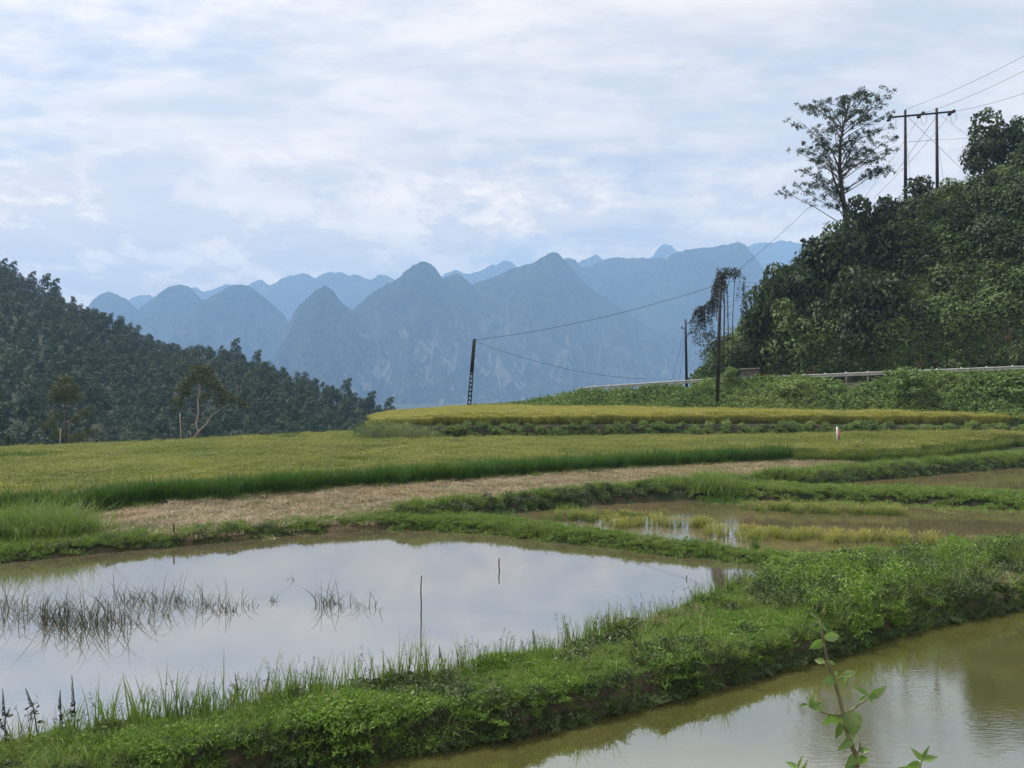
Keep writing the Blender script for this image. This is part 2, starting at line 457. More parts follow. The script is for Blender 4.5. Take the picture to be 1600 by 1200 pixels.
LOW = [(q[0] - .06, q[1] + .20) if 1 < i < 13 else q for i, q in enumerate(LOW)]
PZ = .08
PADDY = [PX(725, 808, PZ), PX(800, 800, PZ), PX(950, 787, PZ), PX(1110, 779, PZ), PX(1250, 783, PZ), PX(1400, 787, PZ), PX(1600, 797, PZ), (24, 26.5), (26, 22), (18, 21.3), PX(1520, 846, PZ),
         PX(1450, 862, PZ), PX(1300, 872, PZ), PX(1200, 864, PZ), PX(1050, 850, PZ), PX(1000, 843, PZ), PX(860, 826, PZ), PX(760, 815, PZ)]
BZ = .2
BACKP = [PX(1180, 762, BZ), PX(1270, 758, BZ), PX(1400, 747, BZ), PX(1500, 738, BZ), PX(1600, 729, BZ), (36, 41), (38, 33), PX(1600, 772, BZ), PX(1400, 770, BZ), PX(1250, 768, BZ)]
DIKED = [PX(640, 800, .3), PX(760, 788, .3), PX(900, 775, .3), PX(1000, 768, .3), PX(1110, 758, .35), PX(1250, 748, .35), PX(1400, 735, .4), PX(1600, 716, .5), (40, 44)]
DIKEC = [PX(1120, 768, .2), PX(1250, 772, .2), PX(1400, 777, .2), PX(1600, 784, .2), (38, 31)]
WALL2 = [(-9, 49), (-4, 50), (9, 52), (20, 52), (33, 50), (50, 47)]
TERR2 = WALL2 + [(70, 60), (70, 100), (-11, 100), (-11.5, 60)]
PLAT = [(-11.6, 55.7), (-15.8, 52.7), (-21.5, 47), (-27.4, 41), (-40, 33), (-60, 25), (-90, 0), (-90, -300), (400, -300), (400, 60), (90, 90), (50, 112), (24, 100), (18, 84), (16, 79.5), (5, 86), (1, 80), (-6, 75), (-12, 74)]
RX, RY = 7.5, 75.0; DXv = (.844, -.538); NV = (.538, .844)
def AS(x, y): return (x - RX) * DXv[0] + (y - RY) * DXv[1], (x - RX) * NV[0] + (y - RY) * NV[1]
def XYr(a, s): return RX + DXv[0] * a + NV[0] * s, RY + DXv[1] * a + NV[1] * s
def railz(a): return np.interp(a, [-30, -10, -4, 0, 11.5, 24, 35, 60, 120], [0, 2.4, 3.5, 4.15, 4.85, 5.33, 5.72, 6.6, 8.5])
def hillz(a): return np.interp(a, [-6, 6, 10, 13, 19, 28, 40, 60, 120], [3.5, 4.5, 10, 15.5, 19.5, 22.0, 26.5, 33, 40])

RIDT = np.array([-1000, -200, 0, 150, 250, 370, 480, 570, 645, 715, 840, 2000.])
RIDD = np.array([300, 290, 280, 265, 255, 245, 235, 230, 225, 222, 220, 220.])
RIDZ = np.array([75, 62, 44, 26, 14.5, 10.5, 2.5, -4.5, -11, -24, -50, -60.])

def ground_z(x, y):
    x = np.asarray(x, float); y = np.asarray(y, float)
    sh = x.shape; x = x.ravel(); y = y.ravel(); P = np.stack([x, y], 1)
    z = .17 + .08 * ss(19, 21, y) + .15 * ss(23, 30, y) + .4 * ss(12, 33, x) * ss(38, 50, y)
    # camera-side embankment
    z = z + (2.6 - z) * ss(5.2, 1.6, y) 
    near = (np.abs(x) < 60) & (y > 2) & (y < 100)
    nz = z.copy()
    Pn = P[near]; xn = x[near]; yn = y[near]; zn = z[near]
    # small dikes
    zn = zn + .20 * np.exp(-(pdist(Pn, [(q[0], q[1] - .25) for q in DIKED], False) / .5) ** 2) + .04 * vn(xn, yn, .6, 3)
    for poly, zb, wd in ((POND, -.35, .35), (PADDY, -.12, .30), (BACKP, -.05, .4), (LOW, -1.0, .32)):
        dd = pdist(Pn, poly) + .10 * vn(xn, yn, .8, 5) + .05 * vn(xn, yn, .3, 6)
        k = ss(-.35, wd, dd) if poly is not LOW else ss(-.22, .22, dd)
        zn = zb + (zn - zb) * k
    dC = pdist(Pn, DIKEC, False); zn = np.where(dC < 1.4, np.maximum(zn, .36 * np.exp(-(dC / .55) ** 2) - .05), zn)
    # second terrace
    dT = pdist(Pn, TERR2); k = ss(.35, -.35, dT); zn = zn + (1.65 - zn) * k
    z[near] = zn
    # road embankment
    a, s = AS(x, y)
    e = ss(-5.6, -.6, s) * ss(-13, -1, a) * (a < 130)
    rz = railz(a) - .80
    z = z + (np.maximum(rz, z) - z) * e
    # drop to the valley outside the plateau
    dp = pdist(P, PLAT)
    drop = np.where(dp > 0, dp, 0)
    left = ss(0, -40, x)
    z = z - np.minimum(drop * .5, 14 * left + 52 * (1 - left))
    z = z - (40 * left + 36 * (1 - left)) * ss(120, 600, y)
    # right hill
    p = np.clip((s - 7.3) / 17.5, 0, 1) ** .62
    back = np.clip(s - 30, 0, 200) * .35
    hh = (hillz(a) - rz) * p - back * (p > .99)
    hh = np.where((s > 7.3) & (a > -6), np.maximum(hh, 0), 0) * ss(6, 10, a)
    z = np.where(y > -20, z + hh * (1 + .05 * vn(x, y, 5, 8)), z)
    # left hill
    az = np.where(y > 20, x / np.maximum(y, 1) * 1200 + 800, 2000)
    D = y
    Dr = np.interp(az, RIDT, RIDD); Zr = np.interp(az, RIDT, RIDZ) + 1.2 * vn(x, y, 20, 2)
    t = np.clip((D - 100) / (Dr - 100), 0, 1)
    hl = np.where(D < Dr, -17 + (Zr + 17) * t ** 1.1, Zr - (D - Dr) * .5)
    # nearer spur on the far left
    sp = -60 + 59 * np.exp(-((az + 30) / 210) ** 4) * np.exp(-((D - 128) / 50) ** 2)
    hl = np.maximum(hl, sp)
    use = (y > 80) & (az < 900) & (hl > z)
    z = np.where(use, hl, z)
    return np.maximum(z, -92).reshape(sh)

def axis(lo, hi, step, far_lo, far_hi, gr):
    a = list(np.arange(lo, hi + 1e-6, step))
    s = step; v = hi
    while v < far_hi: s *= gr; v += s; a.append(min(v, far_hi))
    s = step; v = lo; pre = []
    while v > far_lo: s *= gr; v -= s; pre.append(max(v, far_lo))
    return np.array(pre[::-1] + a)
xs = axis(-20, 38, .2, -4200, 4200, 1.055)
ys = axis(7, 60, .2, -500, 5900, 1.05)
GX, GY = np.meshgrid(xs, ys)
GZ = ground_z(GX, GY)
nx, ny = len(xs), len(ys)
idx = np.arange(nx * ny).reshape(ny, nx)
Q = np.stack([idx[:-1, :-1], idx[:-1, 1:], idx[1:, 1:], idx[1:, :-1]], -1).reshape(-1, 4)
P2 = np.stack([GX.ravel(), GY.ravel()], 1)
STUB = [PX(130, 832, .3), PX(150, 800, .3), PX(330, 783, .3), PX(520, 768, .3), PX(700, 752, .35), PX(850, 741, .35), PX(1000, 731, .4), PX(1240, 719, .4), PX(1330, 722, .4), PX(1290, 738, .4), PX(1100, 757, .35),
        PX(900, 775, .3), PX(760, 788, .3), PX(640, 800, .3), PX(560, 815, .3), PX(400, 826, .3), PX(260, 835, .3)]
zone = np.clip(.5 - pdist(P2, STUB) / .4, 0, 1)
me = mesh_data("ground", np.stack([GX, GY, GZ], -1), Q, None, {"stub": zone}, smooth=True)
m, b, o = newmat('ground_soil')
pos = b.n('ShaderNodeNewGeometry').outputs['Position']
n = b.noise(pos, 2.2, 8, .65); nb_ = b.noise(pos, .05, 5, .6)
soil = b.mix(b.ramp(n, .3, .7), (.055, .042, .028), (.12, .095, .06))
gr = b.mix(b.ramp(nb_, .3, .7), (.012, .022, .008), (.022, .036, .012))
Zc = b.xyz(pos)[2]; Yc = b.xyz(pos)[1]
veg = b.m('MULTIPLY', b.ramp(n, .35, .55), b.ramp(Zc, -.05, .2))
veg = b.m('MAXIMUM', veg, b.ramp(Yc, 62, 90))
c = b.mix(veg, soil, gr)
st = b.n('ShaderNodeAttribute', attribute_name='stub').outputs['Fac']
c = b.mix(b.m('MULTIPLY', st, .85), c, b.mix(b.ramp(n, .3, .7), (.17, .13, .08), (.29, .23, .145)))
p = b.n('ShaderNodeBsdfPrincipled'); b.put(p.inputs['Base Color'], c); p.inputs['Roughness'].default_value = .85; p.inputs['Specular IOR Level'].default_value = .25
bp = b.n('ShaderNodeBump'); bp.inputs['Strength'].default_value = .6; bp.inputs['Distance'].default_value = .06; b.put(bp.inputs['Height'], n)
b.nt.links.new(bp.outputs[0], p.inputs['Normal']); b.nt.links.new(p.outputs[0], o.inputs[0])
M['soil'] = m
g = obj("ground", me, m); tag(g, kind='structure')

# water sheets
def sheet(name, poly, z, mat, grow=.45):
    c = np.mean(poly, 0); pp = []
    poly = np.asarray(poly); n = len(poly)
    area = 0.5 * np.sum(poly[:, 0] * np.roll(poly[:, 1], -1) - np.roll(poly[:, 0], -1) * poly[:, 1])
    for i in range(n):
        t = poly[(i + 1) % n] - poly[i - 1]; t = t / np.linalg.norm(t)
        nn = np.array([t[1], -t[0]]) * (1 if area > 0 else -1)
        pp.append(poly[i] + nn * grow)
    me = bpy.data.meshes.new(name)
    me.from_pydata([(q[0], q[1], z) for q in pp], [], [list(range(n)) if area > 0 else list(range(n))[::-1]])
    return tag(obj(name, me, mat), kind='structure')
sheet("pond_water", POND, 0.0, M['pond'])
sheet("lower_pond_water", LOW, LOWZ, M['lowpond'])
sheet("paddy_water", PADDY, PZ, M['paddywater'], .35)
sheet("back_paddy_water", BACKP, BZ, M['paddywater'], .5)

# road
A = np.arange(-14, 100, 1.0); V = []; Q = []
for i, a in enumerate(A):
    for s in (.9, 3.9, 6.9):
        x, y = XYr(a, s); V.append((x, y, max(float(railz(a)) - .80, float(ground_z(np.array([x]), np.array([y]))[0])) + .03))
for i in range(len(A) - 1):
    for k in range(2): Q.append((i * 3 + k, (i + 1) * 3 + k, (i + 1) * 3 + k + 1, i * 3 + k + 1))
tag(obj("road", mesh_data("road", V, Q), M['asphalt']), kind='structure')

# ------------------------------------------------------------------ mountains
KM = 1.64
def mountain_mat():
    m, b, o = newmat('karst_forest')
    pos = b.n('ShaderNodeNewGeometry').outputs['Position']; nr = b.n('ShaderNodeNewGeometry').outputs['Normal']
    n = b.noise(pos, .03, 9, .68); n2 = b.noise(pos, .004, 5, .6)
    c = b.mix(b.ramp(b.m('ADD', b.m('MULTIPLY', n, .7), b.m('MULTIPLY', n2, .3)), .38, .62), (.006, .012, .008), (.066, .084, .042))  # forest tone noise, spread widened to put gully shading into the colour
    # bare limestone patches, streaked vertically, on the lower steep faces
    st = b.v('MULTIPLY', pos, (1., 1., .42))
    r1 = b.noise(st, .017, 9, .72, .6); r2 = b.noise(pos, .0021, 3, .5)
    z = b.xyz(pos)[2]; x = b.xyz(pos)[0]
    low = b.ramp(z, 330, 60)
    xr = b.m('MULTIPLY', b.ramp(x, -700, -420), b.ramp(x, 250, -60))
    xr = b.m('ADD', xr, b.m('MULTIPLY', .45, b.m('SUBTRACT', 1.0, xr)))
    rk = b.m('MULTIPLY', b.ramp(b.m('ADD', r1, b.m('MULTIPLY', r2, .25)), .655, .72), b.m('MULTIPLY', low, xr))
    c = b.mix(b.m('MULTIPLY', rk, .6), c, b.mix(b.noise(pos, .01, 2), (.55, .52, .48), (.50, .38, .26)))
    p = b.n('ShaderNodeBsdfDiffuse'); b.put(p.inputs[0], c)
    bp = b.n('ShaderNodeBump'); bp.inputs['Strength'].default_value = 1.0; bp.inputs['Distance'].default_value = 26
    b.put(bp.inputs['Height'], n); b.nt.links.new(bp.outputs[0], p.inputs['Normal'])
    b.nt.links.new(p.outputs[0], o.inputs[0])
    return m
M['karst'] = mountain_mat()
def mountain(D, prof, seed, Wk=.9):
    D = D * KM; prof = np.array(prof, float)
    px = (prof[:, 0] - 800) / F * D; pz = CAMZ - (prof[:, 1] - 600) * D / F
    base = -90.
    # continue the flanks down to the valley
    def ext(p0, z0, sgn):
        run = (z0 - base) * .75
        return [(p0 + sgn * run * f, base + (z0 - base) * (1 - f) ** 1.25) for f in (.25, .5, .75, 1.0)]
    L = ext(px[0], pz[0], -1)[::-1]; Rr = ext(px[-1], pz[-1], 1)
    PXs = np.array([q[0] for q in L] + list(px) + [q[0] for q in Rr]); PZs = np.array([q[1] for q in L] + list(pz) + [q[1] for q in Rr])
    step = D / F * 1.6
    X = np.arange(PXs[0], PXs[-1], step)
    Zc = np.interp(X, PXs, PZs)
    # round the polyline a little
    kk = np.array([.15, .2, .3, .2, .15]); Zc = np.convolve(np.pad(Zc, 2, 'edge'), kk, 'valid')
    H = max(Zc) - base; W = H * Wk
    J = np.concatenate([-np.linspace(1, 0, 46) ** 1.2, np.linspace(0, 1, 22)[1:] ** 1.2])
    XX, JJ = np.meshgrid(X, J)
    Wx = (Zc[None, :] - base) * Wk * (1 + .25 * fbm(XX, JJ * 0, H * .35, 2, seed)) + H * .12
    yc = D + .18 * H * vn(XX[:1], XX[:1] * 0, H * .8, seed + 4)
    YY = yc + JJ * Wx
    aj = np.abs(JJ)
    fall = (1 - aj ** 1.35) * (1 - .35 * np.sin(np.pi * aj) * (.5 + .5 * vn(XX, YY, H * .3, seed + 6)))
    nz = fbm(XX, YY, H * .22, 5, seed + 9) * H * .085 * np.clip(aj * 5, 0, 1) * np.clip((1 - aj) * 4, 0, 1)
    spur = -np.abs(fbm(XX, YY * .35, H * .26, 3, seed + 15)) * H * .30 * np.clip(aj * 3, 0, 1) * np.clip((1 - aj) * 3, 0, 1)
    ZZ = base + (Zc[None, :] - base) * fall + (nz + spur) * np.clip((Zc[None, :] - base) / H * 1.4, 0, 1)
    ZZ = ZZ + vn(XX, YY, step * 2.2, seed + 2) * step * .8 * np.clip(1.2 - aj, 0, 1)
    nyy, nxx = XX.shape; ii = np.arange(nyy * nxx).reshape(nyy, nxx)
    Qm = np.stack([ii[:-1, :-1], ii[:-1, 1:], ii[1:, 1:], ii[1:, :-1]], -1).reshape(-1, 4)
    me = mesh_data("mountain", np.stack([XX, YY, np.maximum(ZZ, base)], -1), Qm, None, smooth=True)
    return tag(obj("mountain", me, M['karst']), kind='structure')
MT = [
 (2000, [(130, 500), (150, 470), (162, 461), (175, 457), (190, 462), (204, 470), (218, 482), (240, 500)]),
 (1900, [(200, 500), (222, 478), (240, 465), (252, 453), (265, 446), (285, 444), (298, 450), (308, 463), (330, 478), (350, 500)]),
 (1800, [(290, 500), (320, 476), (345, 460), (358, 450), (375, 444), (390, 448), (405, 459), (425, 475), (440, 491), (446, 500), (455, 530)]),
 (1480, [(425, 560), (445, 505), (452, 490), (463, 474), (478, 461), (490, 450), (503, 444), (512, 448), (520, 457), (527, 468), (540, 478), (552, 486), (575, 520), (590, 560)]),
 (1600, [(535, 520), (552, 482), (565, 470), (575, 461), (590, 450), (605, 443), (622, 434), (632, 422), (645, 412), (658, 406), (668, 408), (678, 416), (687, 428), (694, 436), (715, 460), (735, 500)]),
 (1700, [(670, 470), (690, 438), (702, 432), (714, 427), (724, 433), (736, 443), (760, 480)]),
 (1750, [(700, 480), (730, 448), (745, 441), (760, 437), (780, 428), (800, 418), (818, 414), (835, 409), (850, 399), (863, 392), (872, 393), (880, 401), (892, 414), (905, 430), (930, 452), (955, 466), (990, 490), (1050, 530)]),
 (2150, [(850, 430), (875, 403), (888, 398), (900, 402), (912, 417), (922, 416), (935, 409), (948, 403), (965, 400), (980, 403), (1000, 402), (1020, 404), (1032, 402), (1060, 412), (1100, 440)]),
 (2050, [(1000, 450), (1035, 412), (1048, 398), (1060, 393), (1075, 389), (1095, 387), (1110, 387), (1125, 383), (1140, 382), (1152, 377), (1162, 381), (1172, 393), (1182, 406), (1192, 420), (1210, 440), (1240, 470)]),
 (3000, [(175, 482), (195, 463), (212, 458), (228, 460), (245, 466), (262, 480)]),
 (2900, [(270, 470), (290, 452), (302, 447), (312, 455), (325, 453), (345, 443), (356, 444), (366, 441), (380, 447), (390, 440), (401, 434), (412, 441), (422, 449), (440, 470)]),
 (2800, [(405, 470), (425, 450), (440, 440), (455, 433), (470, 431), (482, 428), (490, 433), (495, 438), (508, 430), (520, 428), (535, 428), (548, 433), (560, 431), (572, 436), (580, 441), (590, 434), (602, 430), (615, 437), (640, 455)]),
 (3000, [(660, 450), (692, 428), (708, 420), (716, 420), (728, 426), (742, 423), (758, 417), (768, 409), (775, 413), (783, 406), (791, 403), (800, 407), (806, 413), (830, 430)]),
 (2900, [(885, 430), (905, 412), (915, 410), (925, 403), (933, 408), (942, 416), (960, 430)]),
 (3000, [(1000, 430), (1018, 405), (1027, 393), (1034, 381), (1044, 376), (1054, 379), (1063, 388), (1072, 397), (1090, 415)]),
 (3000, [(1130, 420), (1150, 398), (1165, 386), (1180, 381), (1195, 379), (1205, 381), (1218, 377), (1232, 378), (1245, 382), (1290, 395), (1380, 430)]),
]
for i, (D, pr) in enumerate(MT): mountain(D, pr, i * 3 + 1)

# ------------------------------------------------------------------ haze
g = Geo(); box(g, (0, 2700, 416), (8800, 6700, 1020))
m, b, o = newmat('haze_air')
pv = b.n('ShaderNodeVolumePrincipled'); pv.inputs['Color'].default_value = (.395, .64, 1.0, 1); pv.inputs['Density'].default_value = .00030
pv.inputs['Anisotropy'].default_value = 0.0
b.nt.links.new(pv.outputs[0], o.inputs['Volume'])
hz = obj("haze", g.data("haze"), m); tag(hz, kind='stuff'); hz["label"] = "pale blue haze filling the valley air"

# ------------------------------------------------------------------ scatter helpers
def in_poly(poly, step, jit=.5, rng=R, margin=0., f=None):
    poly = np.asarray(poly); lo = poly.min(0); hi = poly.max(0)
    gx, gy = np.meshgrid(np.arange(lo[0], hi[0], step), np.arange(lo[1], hi[1], step))
    P = np.stack([gx.ravel(), gy.ravel()], 1) + rng.uniform(-jit, jit, (gx.size, 2)) * step
    P = P[pdist(P, poly) < -margin]
    # keep what the camera (or a step to its side) can see
    P = P[(np.abs(P[:, 0]) < P[:, 1] * .80 + 3)]
    return P if f is None else P[f(P)]
def put(name, T, P, mat, zoff=0., s0=.8, s1=1.2, scl=None, rng=R, tilt=.06, z=None, **tg):
    n = len(P)
    if z is None: z = ground_z(P[:, 0], P[:, 1])
    pts = np.column_stack([P, z + zoff])
    sv = rng.uniform(s0, s1, n) if scl is None else scl
    return scatter(name, T, pts, rng.uniform(0, 6.28, n), sv, rng.integers(0, len(T), n), mat, tilt=rng.normal(0, tilt, (n, 2)), **tg)

def rice_T(size, spacing, h, nb, npan, w=.012, seed=0, gold=.0):
    rng = np.random.default_rng(seed); g = Geo()
    k = np.arange(-size / 2, size / 2, spacing) + spacing / 2
    hx, hy = np.meshgrid(k, k); H = np.stack([hx.ravel(), hy.ravel(), 0 * hx.ravel()], 1) + np.append(rng.uniform(-.04, .04, 2), 0)
    H[:, :2] += rng.uniform(-.03, .03, (len(H), 2))
    base = np.repeat(H, nb, 0); base[:, :2] += rng.normal(0, .02, (len(base), 2))
    n = len(base)
    blades(g, base, h * rng.uniform(.75, 1.08, n), w, rng.uniform(.02, .22, n), rng.uniform(.3, 1.5, n), seg=3, mx0=0, mx1=.35 + gold, rng=rng)
    base = np.repeat(H, npan, 0); base[:, :2] += rng.normal(0, .03, (len(base), 2)); base[:, 2] += h * .62
    n = len(base)
    blades(g, base, h * .38 * rng.uniform(.8, 1.2, n), w * 1.5, rng.uniform(.1, .4, n), rng.uniform(1.2, 2.4, n), seg=3, mx0=.6, mx1=1., rng=rng)
    return g
def grass_T(size, n, h, w, seed, lean=.3, bend=1.0, seg=3, mx1=.5, hv=.5):
    rng = np.random.default_rng(seed); g = Geo()
    base = np.column_stack([rng.uniform(-size / 2, size / 2, (n, 2)), np.zeros(n) - .02])
    blades(g, base, h * rng.uniform(1 - hv, 1 + hv, n), w * rng.uniform(.7, 1.3, n), rng.uniform(0, lean, n), rng.uniform(.2, bend, n), seg=seg, mx1=mx1, rng=rng)
    return g
def herb_T(size, n, h, leaf, seed, gr=0, asp=.6):
    rng = np.random.default_rng(seed); g = Geo()
    xy = rng.uniform(-size / 2, size / 2, (n, 2)); hh = h * (.35 + .65 * np.cos(np.clip(np.hypot(*xy.T) / size * 2.2, 0, 1.4))) * rng.uniform(.3, 1.15, n)
    leaves(g, np.column_stack([xy, hh]), leaf * rng.uniform(.5, 1.4, n), nrm(rng.normal(size=(n, 3)) * .7 + [0, 0, .8]), asp, rng, mx=rng.uniform(0, 1, n))
    if gr:
        base = np.column_stack([rng.uniform(-size / 2, size / 2, (gr, 2)), np.zeros(gr)])
        blades(g, base, h * 1.5 * rng.uniform(.5, 1.4, gr), .006, .3, rng.uniform(.3, 1.4, gr), rng=rng, mx1=.6)
    return g

# ---- lower rice field (yellow green)
FIELD1 = [(-45, 24), (-22, 24.4), PX(0, 797, .4), PX(90, 794, .4), PX(200, 781, .4), PX(400, 769, .4), PX(520, 760, .4), PX(700, 747, .4), PX(850, 737, .4), PX(1000, 728, .4), PX(1240, 716, .4),
          PX(1300, 720, .4), PX(1380, 717, .45), PX(1480, 709, .5), PX(1600, 696, .6), (42, 45), (42, 48.5), (33, 49.6), (20, 51.4), (9, 51.4), (-4, 49.4), (-9.5, 48.6), (-11.6, 55.6), (-15.8, 52.6), (-21.5, 46.9), (-27.4, 40.9), (-40, 33)]
RT = [rice_T(.6, .2, .80, 16, 7, seed=i, w=.014) for i in range(5)]
P = in_poly(FIELD1, .5, .15)
put("rice_crop", RT, P, M['rice'], scl=(.97 + .08 * fbm(P[:, 0], P[:, 1], 3., 3, 43)) * R.uniform(.92, 1.08, len(P)), tilt=.06, label="yellow green rice crop covering the wide lower terrace", cat="rice")
# lush dark front edge
FE = [PX(0, 799, .4), PX(100, 797, .4), PX(200, 785, .4), PX(400, 773, .4), PX(520, 764, .4), PX(700, 751, .4), PX(850, 741, .4), PX(1000, 731, .4), PX(1240, 718, .4)]
def along(line, step, w, rng=R, t0=0, t1=1):
    line = np.asarray(line, float); seg = np.linalg.norm(np.diff(line, axis=0), axis=1); L = seg.sum(); cum = np.append(0, np.cumsum(seg))
    t = np.arange(t0 * L, t1 * L, step); t = t + rng.uniform(-.5, .5, len(t)) * step; t = np.clip(t, 0, L)
    return np.column_stack([np.interp(t, cum, line[:, 0]), np.interp(t, cum, line[:, 1])]) + rng.normal(0, w, (len(t), 2)), t / L
ET = [grass_T(.6, 170, .80, .018, 40 + i, .35, 1.6, 4, .3, .28) for i in range(4)]
P, _ = along(FE, .16, .16)
put("lush_rice_edge", ET, P, M['edge'], s0=.85, s1=1.12, label="dark green tall rice leaves along the front edge of lower field", cat="rice")
FE2 = [PX(1240, 720, .4), PX(1300, 722, .4), PX(1380, 719, .45), PX(1480, 711, .5), PX(1600, 698, .6)]
P, _ = along(FE2, .3, .15)
put("rice_field_edge", ET, P, M['rice'], s0=.6, s1=.85, label="paler green rice edge of lower field towards the right", cat="rice")
ST = [grass_T(.5, 200, .22, .012, 50 + i, .5, 1.4, 3, .6) for i in range(4)]
P, _ = along([(p[0], p[1] - .45) for p in FE], .35, .2)
put("field_margin_grass", ST, P, M['grass'], s0=.6, s1=1.2, label="short bright grass at the foot of the lush rice edge", cat="grass")

# ---- golden rice
GF = [(-9.5, 50.2), (-4, 50.9), (9, 52.9), (20, 52.9), (33, 50.9), (50, 47.8), (60, 52), (44, 54), (36, 52.6), (25, 59), (15.5, 64.5), (9, 68.5), (3.2, 70.5), (2.5, 73), (-6, 73.5), (-11.5, 71), (-11, 58)]
GT = [rice_T(.6, .2, 1.0, 16, 10, seed=20 + i, w=.016, gold=.25) for i in range(5)]
P = in_poly(GF, .5, .15, f=lambda P: AS(P[:, 0], P[:, 1])[1] < -5.2)
put("ripe_rice_crop", GT, P, M['gold'], scl=(.93 + .10 * fbm(P[:, 0], P[:, 1], 2.5, 3, 41)) * R.uniform(.93, 1.06, len(P)) * (.60 + .40 * ss(-10.5, -3., P[:, 0])) * (.82 + .18 * ss(.2, 1.6, -pdist(P, GF))), tilt=.08, label="ripe golden rice crop on the upper terrace", cat="rice")
# wall of weeds below it
HT = [herb_T(.5, 190, .28, .08, 60 + i, 20, .45) for i in range(4)]
P, t = along([(p[0], p[1] - .1) for p in WALL2], .07, .2); P4, t = along([(p[0], p[1] - .35) for p in WALL2], .09, .12); P = np.concatenate([P, P4])
put("terrace_weeds", HT, P, M['banksh'], zoff=-.05, s0=.6, s1=1.4, tilt=.35, label="dark green weeds on the low terrace wall below the golden rice", cat="weeds")
P, t = along([(p[0], p[1] - .55) for p in WALL2], .5, .25)
put("terrace_grass", ST, P, M['grass'], s0=.6, s1=1.3, label="thin bright grass at the foot of the terrace wall", cat="grass")

# ---- stubble
def stub_T(seed):
    rng = np.random.default_rng(seed); g = Geo()
    k = np.arange(-.3, .3, .15) + .07
    hx, hy = np.meshgrid(k, k); H = np.repeat(np.stack([hx.ravel(), hy.ravel(), 0 * hx.ravel()], 1), 7, 0); H[:, :2] += rng.normal(0, .025, (len(H), 2))
    n = len(H); blades(g, H, rng.uniform(.06, .17, n), .012, rng.uniform(0, .5, n), .3, seg=1, rng=rng)
    n = 60; base = np.column_stack([rng.uniform(-.35, .35, (n, 2)), rng.uniform(.02, .10, n)])
    blades(g, base, rng.uniform(.15, .45, n), .012, rng.uniform(1.3, 1.6, n), rng.uniform(-.1, .3, n), seg=2, rng=rng)
    return g
P = in_poly(STUB, .42, .4)
put("rice_stubble", [stub_T(70 + i) for i in range(5)], P, M['straw'], s0=.8, s1=1.2, label="brown rice stubble and loose straw on the harvested strip", cat="stubble")
SG = [grass_T(.5, 60, .14, .010, 80 + i, .5, 1.2, 2, .5) for i in range(3)]
P = in_poly(STUB, .55, .5, f=lambda P: fbm(P[:, 0], P[:, 1], 3.5, 3, 2) > .1 - .10 * (P[:, 0] + 4))
put("stubble_regrowth", SG, P, M['grass'], s0=.6, s1=1.3, label="fresh green shoots growing among the brown stubble", cat="grass")

# ---- grass on the far pond bank and field dikes
GTm = [grass_T(.45, 230, .11, .011, 90 + i, .5, 1.5, 3, .5) for i in range(5)]
FB = [(-30, 17.2), (-18, 18.2)] + [PX(u, v, .1) for u, v in ((0, 872), (120, 858), (260, 847), (400, 833), (500, 826), (600, 819), (690, 822), (700, 806), (640, 798), (560, 812), (400, 824), (260, 834), (130, 832), (140, 800), (90, 796), (0, 799))] + [(-22, 24.2), (-45, 24)]
P = in_poly(FB, .22, .5)
put("bank_grass", GTm, P, M['grass'], s0=.7, s1=1.25, tilt=.15, label="bright short grass on the far bank of the pond", cat="grass")
DK = [herb_T(.35, 130, .13, .05, 100 + i, 30) for i in range(4)]
P, _ = along([(p[0], p[1] + .16) for p in POND[6:13]], .10, .10)
put("bank_edge_weeds", DK, P, M['darkveg'], s0=.7, s1=1.2, tilt=.3, label="dark weeds hanging over the far muddy pond edge", cat="weeds")
P, _ = along([(p[0], p[1] + .40) for p in POND[2:13]], .06, .16)
put("pond_margin_grass", GTm, P, M['grass'], s0=.6, s1=1.2, tilt=.2, label="grass fringe right behind the far pond edge", cat="grass")
# narrow dike
DB = [PX(600, 817, .2), PX(690, 820, .2), PX(750, 822, .2), PX(830, 829, .2), PX(900, 836, .2), PX(1000, 849, .2), PX(1060, 855, .2), PX(1150, 866, .2), PX(1230, 872, .2), PX(1290, 874, .2)]
P, _ = along(DB, .035, .22)
put("dike_grass", [grass_T(.3, 150, .10, .010, 110 + i, .9, 1.8, 3, .5) for i in range(4)], P, M['grass'], s0=.6, s1=1.2, tilt=.3, label="low grass covering the narrow dike between pond and flooded paddy", cat="grass")
P, _ = along([(p[0], p[1] - .28) for p in DB], .08, .06)
put("dike_side_weeds", DK, P, M['darkveg'], zoff=-.02, s0=.5, s1=.8, tilt=.4, label="dark weeds on the pond side of the narrow dike", cat="weeds")
# big grassy dike
P, _ = along([(p[0], p[1] - .30) for p in DIKED], .06, .22)
put("field_dike_grass", [grass_T(.4, 150, .30, .013, 120 + i, .6, 1.8, 3, .5) for i in range(4)], P, M['grass'], scl=np.clip(.62 + .55 * fbm(P[:, 0], P[:, 1], 1.6, 3, 51), .25, 1.5) * R.uniform(.8, 1.2, len(P)), tilt=.15, label="tufted grass on the dike behind the flooded paddy", cat="grass")
P, _ = along([(p[0], p[1] - .80) for p in DIKED], .10, .20)
put("field_dike_weeds", HT, P, M['darkveg'], s0=.45, s1=.9, tilt=.2, label="dark weeds on the water side of the field dike", cat="weeds")
P, _ = along([(p[0], p[1] - .2) for p in DIKEC], .06, .30)
put("cross_dike_grass", [grass_T(.4, 150, .24, .012, 130 + i, .6, 1.6, 3, .4) for i in range(4)], P, M['grass'], s0=.5, s1=1.2, tilt=.15, label="grass strip separating the two flooded paddies", cat="grass")
P, _ = along([(p[0] + 1, p[1] + .9) for p in DIKED[5:]], .08, .5)
